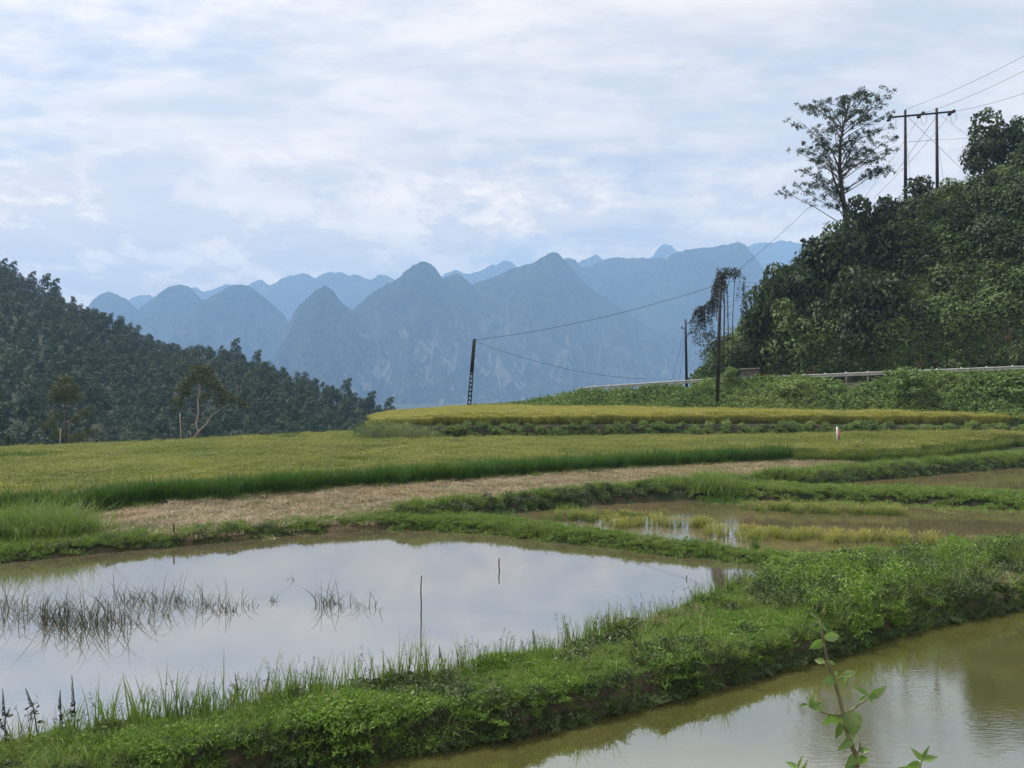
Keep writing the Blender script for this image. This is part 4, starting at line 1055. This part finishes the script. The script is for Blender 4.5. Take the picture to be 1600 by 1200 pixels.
# candidate positions: jittered grid on the slope
gx, gy = np.meshgrid(np.arange(-230, 10, 3.1), np.arange(76, 300, 3.5))
P = np.stack([gx.ravel(), gy.ravel()], 1) + R.uniform(-1.8, 1.8, (gx.size, 2))
az = P[:, 0] / P[:, 1] * 1200 + 800
Dr = np.interp(az, RIDT, RIDD)
P = P[(az > -110) & (az < 760) & (P[:, 1] < Dr + 6) & ((P[:, 1] > 100) | (az < 170))]
Z = ground_z(P[:, 0], P[:, 1]); k = Z > -34; P = P[k]; Z = Z[k]
az = P[:, 0] / P[:, 1] * 1200 + 800
vis = CAMZ - (Z + 5.5) < (P[:, 1] * .084)      # above the field edge
P = P[vis]; Z = Z[vis]; az = az[vis]
order = np.argsort(P[:, 1])
inframe = (az[order] > 5)
near_i = order[inframe][:298]; rest = np.setdiff1d(np.arange(len(P)), near_i)
kinds = ["dark forest tree on the left hillside below the ridge, broad rounded crown", "dark forest tree on the left hillside below the ridge, narrow upright crown"]
for i in near_i:
    k = rnd.randrange(6); o = bpy.data.objects.new("forest_tree", FM[k]); COL.objects.link(o)
    s = rnd.uniform(.55, .95); o.location = (P[i, 0], P[i, 1], Z[i] - .3); o.scale = (s, s, s * rnd.uniform(.85, 1.15)); o.rotation_euler = (0, 0, rnd.uniform(0, 6.28))
    tag(o, kinds[k % 2], "tree", "forest trees on the left hillside, " + ("broad" if k % 2 == 0 else "narrow"))
sr = R.uniform(.55, 1.0, len(rest))
put("hillside_forest", FT, P[rest], M['forest'], z=Z[rest] - .3, scl=sr, tilt=.05, label="dense dark forest covering the upper left hill", cat="forest")
# taller trees breaking the ridge line
for (u, v, D) in ((8, 398, 279), (22, 402, 278), (52, 418, 275), (75, 420, 274), (88, 428, 272), (370, 521, 243), (405, 540, 240), (545, 583, 228), (583, 603, 226), (610, 612, 225)):
    z = float(ground_z(np.array([(u - 800) / F * D]), np.array([float(D)]))[0]); zt = CAMZ - (v - 600) * D / F; h = max(zt - z, 5)
    o = bpy.data.objects.new("ridge_tree", FM[1 if u % 2 else 3]); COL.objects.link(o); o.location = ((u - 800) / F * D, D, z - .5); s = min((h + .5) / 6.9, 1.9)
    o.scale = (s, s, (h + .5) / 6.9)
    where = {8: "at the left edge of the photo, outermost", 22: "at the left edge of the photo, second in", 52: "left of a pair high on the ridge", 75: "right of a pair high on the ridge, layered", 88: "just below the pair on the ridge", 370: "standing alone midway along the descending ridge",
             405: "right of the lone tree midway along ridge", 545: "leftmost of three near the ridge foot", 583: "middle of three near the ridge foot", 610: "last of three near the ridge foot"}[u]
    tag(o, "dark tree above the left ridge line, " + where, "tree")

# ------------------------------------------------------------------ bushes at the terrace corner, mound, tufts
def shrub(name, u, v, D, lumps, n, leaf, mat, label, cat="shrub", gr=None):
    x = (u - 800) / F * D; z = CAMZ - (v - 600) * D / F
    o = empty(name, (x, D, z), label, cat); c = Geo(); rng = np.random.default_rng(int(u + v))
    crown(c, lumps, n, leaf, rng, jit=.9, asp=.35)
    obj("foliage", c.data("foliage"), mat, o)
    s = Geo(); 
    for k in range(4): tube(s, [(rng.uniform(-.3, .3), 0, -.2), (rng.uniform(-.6, .6), rng.uniform(-.3, .3), .8)], [.02, .01], 4)
    obj("stem", s.data("stem"), M['stem'], o); return o
shrub("weedy_shrub", 572, 684, 48.5, [(0, 0, .35, .8, .7, .5), (-.4, 0, .2, .5, .5, .4), (.7, .2, .5, .7, .6, .55), (.3, .3, .8, .5, .5, .35)], 900, .11, M['banksh'], "dark green weedy shrub at the left corner of the golden rice")
def plume_thing(u, v, D, sx, h, label):
    x = (u - 800) / F * D; z = CAMZ - (v - 600) * D / F; rng = np.random.default_rng(int(u)); n = 420
    base = np.column_stack([rng.normal(0, sx * .5, n), rng.normal(0, .4, n), np.zeros(n)])
    g = Geo(); tips = blades(g, base, h * rng.uniform(.6, 1.05, n), .014, rng.uniform(0, .5, n), rng.uniform(.2, 1., n), rng=rng)
    o = obj("plumed_grass", g.data("plumed_grass"), M['plume']); o.location = (x, D, z); tag(o, label, "grass")
    s = Geo(); k = tips[rng.integers(0, n, 900)] + rng.normal(0, .07, (900, 3)); leaves(s, k, .06, nrm(rng.normal(size=(900, 3))), .5, rng)
    obj("seed_heads", s.data("seed_heads"), M['plume'], o)
plume_thing(605, 686, 48.3, 1.6, 1.25, "greyish plumed grass clump at the left corner of upper terrace")
plume_thing(648, 686, 48.6, 1.6, .95, "lower greyish grass clump right of the terrace corner")
def tuft(name, x, y, z, n, r, h, w_, mat, label, lean=.5, bend=1.6, seed=0, cat="grass", az=None, sy=1.):
    rng = np.random.default_rng(seed); base = np.column_stack([rng.normal(0, r, n), rng.normal(0, r * sy, n), np.zeros(n) - .04])
    g = Geo(); blades(g, base, h * rng.uniform(.55, 1.15, n), w_, rng.uniform(0, lean, n), rng.uniform(.2, bend, n), seg=5, mx1=.5, rng=rng)
    o = obj(name, g.data(name), mat); o.location = (x, y, z); return tag(o, label, cat)
gz = lambda x, y: float(ground_z(np.array([x]), np.array([y]))[0])
x, y = PX(1110, 768, .3); tuft("grass_tussock", x, y, gz(x, y), 1100, .45, 1.0, .014, M['grass'], "tall arching grass tussock on the dike behind the flooded paddy", bend=2.2, seed=1)
x, y = PX(1105, 772, .3); tuft("grass_tussock", x + .5, y - .2, gz(x, y), 700, .40, .75, .013, M['edge'], "dark drooping grass at the foot of the tall tussock", bend=2.4, seed=2)
for i, (u, v, h, r, lb) in enumerate(((62, 832, 1.10, 1.15, "large rounded mound of tall bright grass at the left field corner"), (5, 834, 1.0, .9, "tall bright grass clump at the left edge beside the mound"), (115, 834, .75, .55, "lower bright grass at the right side of the mound"),
        (780, 800, .50, .5, "dark grass tussock at the left tip of the flooded paddy"), (670, 812, .28, .30, "small grass tuft where the dikes meet"), (905, 790, .35, .4, "grassy hump on the dike left of the tall tussock"), (1180, 848, .42, .12, "upright dark green sedge at the front of the golden row"),
        (1445, 856, .40, .15, "upright dark green sedge at the right end of the golden row"), (885, 786, .4, .3, "leafy grass hump left on the field dike"))):
    x, y = PX(u, v, .25); tuft("grass_tussock", x, y, gz(x, y) if u not in (1180, 1445) else PZ, int(1700 * r + 80) if r > .2 else 60, r * .6, h, .014, M['grass'] if u not in (1180, 1445, 780) else M['edge'], lb, bend=2.0 if u < 1000 else 1.1, lean=.5 if u < 1000 else .4, seed=10 + i)
for u, v in ((20, 718), (-30, 722)):
    x, y = PX(u, v + 6, 1.1); 
tuft("weed_patch", -23.5, 36.5, .9, 700, 1.0, .55, .014, M['edge'], "dark green weed patch inside the rice at the far left", seed=33, sy=.4)
x, y = PX(455, 690, 1.0); tuft("weed_patch", -14.2, 49.5, .95, 300, .7, .5, .014, M['edge'], "small green weed patch near the back edge of lower rice", seed=34, sy=.4)

# grass clumps standing in the pond
CL = [(12, 950, .62, 90, .30), (48, 962, .55, 70, .28), (85, 968, .60, 150, .35), (125, 972, .62, 150, .32), (165, 975, .62, 110, .32), (205, 962, .50, 60, .32), (190, 938, .42, 50, .22), (240, 938, .48, 70, .28), (285, 942, .46, 100, .24), (335, 948, .42, 70, .20), (355, 955, .30, 35, .14), (385, 945, .40, 14, .08),
      (432, 940, .22, 22, .08), (455, 905, .25, 5, .03), (515, 945, .50, 60, .14), (572, 950, .46, 22, .13)]
CLL = ["at the left edge of the pond", "second in from the left edge of the pond", "large, at the left end of the long pond group", "large and dark, in the middle of the long pond group", "drooping to the waterline, right of the large dark one", "sparse, leading out from the large dark one", "small, set back behind the long group",
       "loose, midway along the long pond group", "dense upright, right half of the long pond group", "fanning, near the right end of the long pond group", "short, last of the long pond group", "of few tall stalks, right of the long group", "tiny starry one alone in the pond", "of thin stalks nearer the far bank, above the tiny starry one", "dark arching, larger of the two in mid pond", "thin stalks, smaller right one of the two in mid pond"]
for i, (u, v, h, n, r) in enumerate(CL):
    x, y = PX(u, v, 0); tuft("pond_grass", x, y, 0, int(n * .62 + 3), r * 1.15, h * 1.35, .013, M['pondgrass'], "wilted grass clump " + CLL[i], lean=.9, bend=2.9, seed=50 + i, sy=.5)

def water_pt(u, v): x, y = PX(u, v, 0); return np.array([x, y, 0.])
q = water_pt(657, 962); stick_thing("pond_stick", q - [0, 0, .2], q + [.02, 0, .76], .014, .011, M['stick'], "tall thin dark stick standing in the middle of the pond", "stick")
q = water_pt(780, 892); stick_thing("pond_stick", q - [0, 0, .2], q + [0, 0, .30], .018, .016, M['stick'], "short dark stick standing in the pond behind the tall one", "stick")
q = water_pt(1073, 905); stick_thing("pond_stick", q - [0, 0, .2], q + [0, 0, .08], .012, .01, M['stick'], "tiny stick tip near the right end of the pond", "stick")
x, y = PX(272, 845, .1); stick_thing("bank_stake", (x, y, gz(x, y) - .1), (x, y, gz(x, y) + .38), .022, .02, M['stick'], "short dark stake on the far pond bank", "stake")

# boundary marker post
D = 45.; q = PD(1309, 700, D); o = empty("marker_post", tuple(q), "slim pink and white marker post standing in the rice field", "post")
g = Geo(); box(g, (-.03, 0, .75), (.08, .12, 1.0)); obj("post", g.data("post"), M['white'], o)
g = Geo(); box(g, (.055, -.005, .72), (.085, .115, .75)); obj("pink_face", g.data("pink_face"), M['pink'], o)

# ------------------------------------------------------------------ guardrail
o = empty("guardrail", XYr(0, 0) + (float(railz(0)) - .8,), "long galvanised steel guardrail along the road above the embankment", "guardrail")
T = np.array(o.location)
def rp(a, s, dz): x, y = XYr(a, s); return np.array([x, y, float(railz(a)) + dz]) - T
def post_data():
    g = Geo(); box(g, (0, 0, -.48), (.14, .14, 1.0)); box(g, (0, -.10, -.13), (.12, .10, .30)); return g.data("post")
PDm = post_data(); ang = math.atan2(DXv[1], DXv[0])
for k, a in enumerate(np.arange(-1, 56, 1.62)):
    p_ = obj("post", PDm, M['steel'], o); p_.location = rp(a, .10, .06); p_.rotation_euler = (0, 0, ang)
prof = [(-.09, .0), (-.14, -.03), (-.14, -.09), (-.09, -.13), (-.09, -.17), (-.14, -.21), (-.14, -.27), (-.09, -.30)]
for k, a0 in enumerate(np.arange(-1.2, 54, 4.86)):
    V = []; Q = []; aa = np.linspace(a0, a0 + 4.86, 5)
    for a in aa:
        for (s, dz) in prof: V.append(rp(a, s - (.006 if k % 2 else 0), dz + (.003 if k % 2 else 0)))
        for (s, dz) in prof: V.append(rp(a, s + .02, dz))
    m_ = len(prof) * 2
    for i in range(4):
        for j in range(len(prof) - 1):
            Q.append((i * m_ + j, (i + 1) * m_ + j, (i + 1) * m_ + j + 1, i * m_ + j + 1))
            Q.append((i * m_ + 8 + j + 1, (i + 1) * m_ + 8 + j + 1, (i + 1) * m_ + 8 + j, i * m_ + 8 + j))
    obj("rail_panel", mesh_data("rail_panel", V, Q), M['steel'], o)

# concrete tank by the road
q = PD(1172, 594, 68.0); o = empty("concrete_tank", tuple(q), "weathered round concrete tank with a flat lid beside the road", "tank")
g = Geo(); tube(g, [(0, 0, -.6), (0, 0, .1), (0, 0, .95)], [.72, .76, .80], 20); obj("body", g.data("body", False), M['concrete'], o)
g = Geo(); tube(g, [(0, 0, .955), (0, 0, 1.06)], [.92, .92], 20); l_ = obj("lid", g.data("lid"), solid('lid_concrete', (.30, .29, .27), (.2, .19, .18), 4), o); l_.rotation_euler = (0, rad(-3), 0)

# orange soil cut and dead branches at hill foot
rng = np.random.default_rng(77)
g = Geo()
for k in range(26):
    a = rng.uniform(8, 17); x, y = XYr(a, 7.6 + rng.uniform(-.3, .4)); p0 = np.array([x, y, float(railz(a)) - .8])
    pts = [p0 + rng.normal(0, .15, 3) * [1, 1, .3] for _ in range(1)]; v = nrm(rng.normal(size=3) * [1, 1, .25]); L = rng.uniform(.6, 2.)
    tube(g, [pts[0] + [0, 0, .1], pts[0] + v * L * .5 + [0, 0, .2], pts[0] + v * L + [0, 0, .12]], [.03, .02, .008], 4)
tag(obj("dead_branches", g.data("dead_branches"), M['vine']), "heap of dead brown branches at the foot of the hill", "branches", kind='stuff')
V = []; Q = []; A_ = np.linspace(13, 19.5, 26); S_ = np.linspace(0, 1, 5)
for i, a in enumerate(A_):
    for j, s in enumerate(S_):
        x, y = XYr(a, 7.0 + s * .5); V.append((x + rng.normal(0, .05), y + rng.normal(0, .05), float(railz(a)) - .85 + s * (1.3 + .5 * math.sin(a * 1.7))))
for i in range(25):
    for j in range(4): Q.append((i * 5 + j, (i + 1) * 5 + j, (i + 1) * 5 + j + 1, i * 5 + j + 1))
tag(obj("soil_cut", mesh_data("soil_cut", V, Q, smooth=True), solid('orange_earth', (.28, .15, .07), (.12, .08, .045), 1.5, .95, bump=.6)), kind='structure')

# ------------------------------------------------------------------ poles and wires
def wire(name, p0, p1, sag, label, r=.012, n=18):
    p0 = np.array(p0); p1 = np.array(p1); T = p0.copy(); g = Geo()
    pts = [(p1 - p0) * t + np.array([0, 0, -4 * sag * t * (1 - t)]) for t in np.linspace(0, 1, n)]
    tube(g, pts, r, 5, cap=False); o = obj(name, g.data(name, True), M['wire']); o.location = T; return tag(o, label, "wire")
# leaning concrete pole in the golden rice
Dp = 71.; pb = PD(733, 634, Dp); ptp = PD(741, 531, Dp); o = empty("leaning_pole", tuple(pb), "leaning slotted concrete utility pole at the far edge of the golden rice", "utility pole")
ax = ptp - pb; Lp = np.linalg.norm(ax); ez = ax / Lp; ex = nrm(np.array([1., .25, 0]) - ez * ez[0]); ey = np.cross(ez, ex)
def lbox(g, u0, u1, v0, v1, z0, z1, tp=0.):
    V = []
    for z in (z0, z1):
        k = 1 - tp * z / Lp
        for (u, v) in ((u0, v0), (u1, v0), (u1, v1), (u0, v1)): V.append(ex * u * k + ey * v * k + ez * z)
    g.add(V, [(0, 3, 2, 1), (4, 5, 6, 7), (0, 1, 5, 4), (1, 2, 6, 5), (2, 3, 7, 6), (3, 0, 4, 7)])
g = Geo(); w0 = .19
lbox(g, -w0, -.10, -.08, .08, -.4, Lp * .50, .25); lbox(g, .10, w0, -.08, .08, -.4, Lp * .50, .25)
for k in range(8): lbox(g, -.104, .104, -.075, .075, .05 + k * .40, .20 + k * .40, .25)
lbox(g, -w0, w0, -.08, .08, Lp * .50 + .002, Lp, .25)
obj("shaft", g.data("shaft"), M['wood'], o)
g = Geo(); lbox(g, -.09, .22, -.04, .04, Lp + .002, Lp + .09); obj("cap", g.data("cap"), M['iron'], o)
# tall dark pole beside the dead tree
Dq = 63.; pb2 = PD(1121, 612, Dq); o = empty("utility_pole", tuple(pb2), "tall dark pole standing in front of the vine-draped dead tree", "utility pole")
top2 = PD(1126, 443, Dq) - pb2
g = Geo(); tube(g, [(0, 0, -.8), top2 * .5, top2], [.15, .13, .10], 10); obj("shaft", g.data("shaft", True), M['wood'], o)
g = Geo(); box(g, tuple(top2 + [0, 0, -.15]), (.5, .06, .08)); obj("bracket", g.data("bracket"), M['iron'], o)
# pole with insulators behind guardrail
Dr_ = 84.; pb3 = PD(1073, 605, Dr_); o = empty("utility_pole", tuple(pb3), "slim dark pole with insulator brackets behind the guardrail", "utility pole")
f3 = lambda u, v: PD(u, v, Dr_) - pb3
g = Geo(); tube(g, [f3(1073.5, 640), f3(1072, 550), f3(1071, 499)], [.16, .14, .11], 8); obj("shaft", g.data("shaft", True), M['iron'], o)
for (a0, a1, tip) in (((1071, 506), (1079, 504), (1079.5, 499)), ((1071, 522), (1080, 521), (1080.5, 515)), ((1072, 528), (1078, 520), (1079, 520)), ((1072, 514), (1065, 513), (1066, 510))):
    g = Geo(); tube(g, [f3(*a0), f3(*a1)], .04, 5); br = obj("bracket", g.data("bracket"), M['iron'], o)
    g = Geo(); tube(g, [f3(*a1), f3(*tip)], [.10, .06], 8); obj("insulator", g.data("insulator"), M['iron'], br)
# twin-post pole on the crest
Dh = 86.; pb4 = PD(1440, 345, Dh); o = empty("twin_post_pole", tuple(pb4), "twin-post power line pole with crossbar on the hill crest", "power pole")
f4 = lambda u, v, dy=0.: PD(u, v, Dh + dy) - pb4
for u0, u1 in ((1415, 1414.5), (1465, 1463.5)):
    g = Geo(); tube(g, [f4(u0, 360), f4((u0 + u1) / 2, 260), f4(u1, 172 if u0 < 1440 else 169)], [.20, .17, .13], 10); obj("post", g.data("post", True), M['wood'], o)
g = Geo(); lb4 = [f4(1389, 183.5, -.25), f4(1440, 179, -.25), f4(1492, 174, -.25)]; tube(g, lb4, .11, 6); cb = obj("crossbar", g.data("crossbar"), M['iron'], o)
for (u, v, dy) in ((1389, 187, -.3), (1391, 182, 0), (1436, 182, -.3), (1442, 177, 0), (1484, 178, -.3), (1490, 174, 0)):
    g = Geo(); c0 = f4(u, v, dy)
    tube(g, [c0 + [-.22, 0, -.14], c0 + [-.12, 0, -.08], c0 + [0, 0, 0], c0 + [.12, 0, .08], c0 + [.2, 0, .1]], [.08, .17, .2, .17, .08], 8); obj("insulator", g.data("insulator", True), M['iron'], cb)
for (u, v) in ((1396, 184), (1444, 182), (1490, 178)):
    g = Geo(); tube(g, [f4(u - 6, v), f4(u - 3, v + 12), f4(u, v + 15), f4(u + 4, v + 8), f4(u + 4, v - 3)], .02, 4, cap=False); obj("jumper_wire", g.data("jumper_wire"), M['wire'], o)
for (a, c) in (((1418, 182), (1511, 272)), ((1466, 178), (1396, 275)), ((1418, 222), (1467, 218))):
    g = Geo(); tube(g, [f4(*a), f4(*c)], .02, 4, cap=False); obj("brace_wire", g.data("brace_wire"), M['wire'], o)
P4 = lambda u, v, dy=0: PD(u, v, Dh + dy)
wire("power_line", P4(1414, 171), PD(1700, 30, 70), .6, "uppermost power line running from the crossbar off to the upper right", .018)
wire("power_line", P4(1440, 178), PD(1700, 55, 70), .6, "middle power line running from the crossbar off to the right", .018)
wire("power_line", P4(1492, 174), PD(1700, 105, 72), .5, "lowest power line leaving the crossbar to the right", .018)
wire("power_line", P4(1468, 218), PD(1600, 200, 88), .3, "thin line from the right post towards the crest trees", .014)
wire("guy_wire", P4(1470, 180), PD(1600, 275, 88), .1, "guy wire from the right post down behind the tall crest tree", .014)
wire("guy_wire", P4(1418, 230), PD(1424, 300, 86), .0, "short guy wire at the left post", .012)
wire("guy_wire", P4(1466, 225), PD(1476, 296, 86), .0, "short guy wire at the right post", .012)
tq = pb2 + top2
wire("power_line", P4(1389, 187), tq + [.2, 0, .1], .9, "long line descending from the crossbar to the tall dark pole", .016, 30)
wire("power_line", P4(1436, 184), PD(1350, 310, 80), .2, "line from the middle of the crossbar down behind the creeper mound", .016)
wire("power_line", P4(1484, 180), PD(1365, 310, 80), .3, "line from the right end of the crossbar down behind the creeper mound", .016)
wire("telephone_wire", ptp + [.1, 0, 0], tq + [-.2, 0, -.1], .55, "sagging wire from the leaning pole up to the tall dark pole", .020, 30)
wire("telephone_wire", ptp + [.1, 0, -.15], PD(1010, 592, 84), .75, "lower wire from the leaning pole down behind the guardrail", .018, 30)
wire("telephone_wire", tq + [.1, 0, .2], PD(1620, 414, 62), .7, "thin wire crossing the hill from the tall dark pole to the right", .010, 30)
wire("guy_wire", pb3 + f3(1071, 512), PD(1047, 605, 82), .1, "left guy wire of the slim pole behind the guardrail", .015)
wire("guy_wire", pb3 + f3(1071, 520), PD(1060, 605, 80), .1, "right guy wire of the slim pole behind the guardrail", .015)

# ------------------------------------------------------------------ near plants with flower spikes on the bank
def spike_plant(u, vb, u1, v1, D, label, side=()):
    B = PD(u, vb, D); o = empty("spike_flower", tuple(B), label, "plant"); tp = PD(u1, v1, D) - B
    st = Geo(); tube(st, [(0, 0, -.15), tp * .5 + [.015, 0, 0], tp], [.008, .006, .003], 5); obj("stem", st.data("stem"), M['spike'], o)
    fl = Geo(); rng = np.random.default_rng(int(u * 3))
    def spk(a, c, n):
        for k in range(n):
            t = k / (n - 1); q = a + (c - a) * t; r = .020 * (1 - t) ** .7 + .005
            nn = 12; an = rng.uniform(0, 6.28, nn); pp = q + np.stack([np.cos(an) * r * .6, np.sin(an) * r * .6, rng.normal(0, .004, nn)], 1)
            leaves(fl, pp, r * .95, nrm(rng.normal(size=(nn, 3)) * .4 + [0, 0, 1.]), .7, rng)
    spk(tp * .52, tp, 17)
    for (du, dv, L) in side:
        a = tp * du; c = a + np.array([dv, 0, L]); g_ = Geo(); tube(g_, [a, a + (c - a) * .5 + [dv * .2, 0, -.01], c], [.004, .003, .002], 4); obj("side_stem", g_.data("side_stem"), M['spike'], o); spk(a + (c - a) * .35, c, 9)
    lf = Geo(); n = 14; t = rng.uniform(.02, .55, n)[:, None]; pp = tp * t + rng.normal(0, .03, (n, 3)) * [1, 1, .3]; leaves(lf, pp, rng.uniform(.04, .085, n), nrm(rng.normal(size=(n, 3)) * .6 + [0, -.5, .5]), .5, rng)
    obj("leaves", lf.data("leaves"), M['spike'], o); obj("flower_spike", fl.data("flower_spike"), M['spike'], o)
spike_plant(117, 1150, 112, 1055, 9.3, "tallest dark flower spike on the bank in the lower left", ((.25, -.05, .16),))
spike_plant(60, 1135, 40, 1075, 9.2, "leaning dark flower spike left of the tallest one")
spike_plant(92, 1140, 94, 1078, 9.4, "slim dark flower spike just left of the tallest one")
spike_plant(8, 1160, 4, 1077, 9.0, "dark branching flower spike at the left edge of the photo", ((.4, .07, .16), (.2, -.05, .12)))
spike_plant(376, 1125, 367, 1051, 10.2, "dark upright flower spike with side shoots, centre left on the bank", ((.30, -.22, .14), (.35, -.14, .20), (.4, .10, .20), (.2, .16, .16), (.5, -.06, .18)))
spike_plant(408, 1115, 421, 1050, 10.5, "curving dark flower spike right of the branching one", ((.3, -.08, .14), (.35, .05, .10)))
spike_plant(1262, 915, 1255, 862, 16.6, "dark flower spike at the right tip of the pond")
spike_plant(690, 1050, 686, 1008, 12.2, "small dark seed spike on the pond side of the bank")
spike_plant(835, 1030, 833, 985, 12.8, "small brown seed spike near the middle of the pond edge")

# ------------------------------------------------------------------ foreground broad-leaved weed by the camera
def leaf_data(seed, curl):
    g = Geo(); V = []; n = 7
    for i in range(n + 1):
        t = i / n; wv = math.sin(math.pi * min(t * 1.02, 1) ** .75) ** .9 * .26 * (1 - .25 * t) + .004
        zc = -curl * t * t
        for k in (-1, -.5, 0, .5, 1): V.append((t, k * wv, zc + abs(k) * wv * .45 + .012 * math.sin(t * 22 + k * 3)))
    Q = [(i * 5 + k, (i + 1) * 5 + k, (i + 1) * 5 + k + 1, i * 5 + k + 1) for i in range(n) for k in range(4)]
    rng = np.random.default_rng(seed); g.add(V, Q, var=rng.uniform(.2, .9)); return g.data("leaf", True)
LM = [leaf_data(i, c) for i, c in enumerate((.15, .35, .6, .28))]
for me in LM: me.materials.append(M['nearleaf'])
Df = 2.0
def near_plant(root, stems, lv, label, bud=None):
    T = PD(root[0], root[1], Df); o = empty("broad_leaved_weed", tuple(T), label, "plant"); f = lambda u, v, dy=0.: PD(u, v, Df + dy) - T
    for pts, r0, r1 in stems:
        g = Geo(); n = len(pts); tube(g, [f(*q) for q in pts], list(np.linspace(r0, r1, n)), 8); obj("stem", g.data("stem", True), M['stem'], o)
    for i, (bu, bv, tu, tv, wk) in enumerate(lv):
        a = Vector(f(bu, bv)); c = Vector(f(tu, tv, rnd.uniform(-.03, .03))); xx = (c - a); L = xx.length; xx.normalize()
        vw = Vector((rnd.uniform(-.4, .4), -1, rnd.uniform(.1, .9))).normalized(); yy = vw.cross(xx).normalized(); zz = xx.cross(yy)
        l_ = obj("leaf", LM[i % 4], None, o); l_.matrix_local = Matrix.Translation(a) @ Matrix((xx, yy, zz)).transposed().to_4x4() @ Matrix.Diagonal((L, L * wk, L, 1))
    if bud:
        g = Geo(); rng = np.random.default_rng(3); n = 60; pp = np.array(f(*bud)) + rng.normal(0, .009, (n, 3)) * [1, 1, 1.2]; leaves(g, pp, .012, nrm(rng.normal(size=(n, 3)) + [0, 0, 1]), .5, rng)
        obj("flower_head", g.data("flower_head"), M['vine'], o)
near_plant((1345, 1330), [([(1350, 1400), (1345, 1260), (1338, 1183), (1325, 1150), (1318, 1118), (1308, 1078), (1303, 1060), (1293, 1032), (1286, 997), (1280, 964)], .0075, .003),
                          ([(1318, 1118), (1335, 1106), (1356, 1091)], .0032, .0022), ([(1318, 1118), (1297, 1116), (1275, 1110), (1264, 1100)], .0032, .002),
                          ([(1303, 1060), (1294, 1047), (1289, 1036)], .003, .002), ([(1303, 1062), (1308, 1061), (1316, 1056)], .003, .002), ([(1338, 1181), (1344, 1170), (1344, 1160)], .004, .002)],
           [(1286, 997, 1316, 993, .8), (1286, 999, 1265, 1018, 1.0), (1282, 975, 1292, 985, .8), (1282, 985, 1270, 982, .8), (1290, 1034, 1271, 1031, 1.1), (1293, 1035, 1308, 1036, .9), (1316, 1056, 1342, 1046, .8), (1314, 1058, 1327, 1074, 1.0), (1303, 1060, 1288, 1066, 1.2),
            (1303, 1052, 1314, 1058, 1.1), (1356, 1089, 1391, 1076, .75), (1356, 1088, 1336, 1070, .5), (1355, 1091, 1341, 1096, 1.3), (1357, 1091, 1367, 1098, 1.3), (1262, 1101, 1243, 1103, .6), (1264, 1100, 1276, 1083, .9), (1268, 1106, 1291, 1108, 1.0), (1264, 1104, 1284, 1099, 1.0),
            (1300, 1114, 1302, 1152, 1.35), (1330, 1108, 1334, 1153, 1.5), (1312, 1128, 1308, 1158, .9), (1331, 1153, 1314, 1173, .9), (1331, 1150, 1346, 1166, 1.0), (1338, 1181, 1325, 1196, 1.2), (1340, 1180, 1356, 1196, .9), (1344, 1172, 1356, 1172, 1.3), (1340, 1190, 1315, 1206, 1.0), (1280, 966, 1266, 958, .9), (1281, 966, 1290, 950, .9)],
           "broad-leaved weed with a tall stem and curling leaves in front of the lower pond", (1282, 952))
near_plant((1425, 1330), [([(1425, 1400), (1432, 1220), (1440, 1186)], .005, .003)], [(1440, 1186, 1425, 1170, .7), (1440, 1184, 1452, 1168, .5), (1441, 1188, 1466, 1180, .9), (1438, 1192, 1417, 1198, 1.0), (1434, 1205, 1408, 1200, .7)], "small broad-leaved sprig at the bottom edge, right of the tall weed")
near_plant((1240, 1330), [([(1240, 1400), (1242, 1240), (1246, 1198)], .005, .003)], [(1246, 1200, 1227, 1190, 1.0), (1246, 1200, 1255, 1180, .5), (1246, 1206, 1262, 1200, .8)], "small broad-leaved sprig at the bottom edge, left of the tall weed")
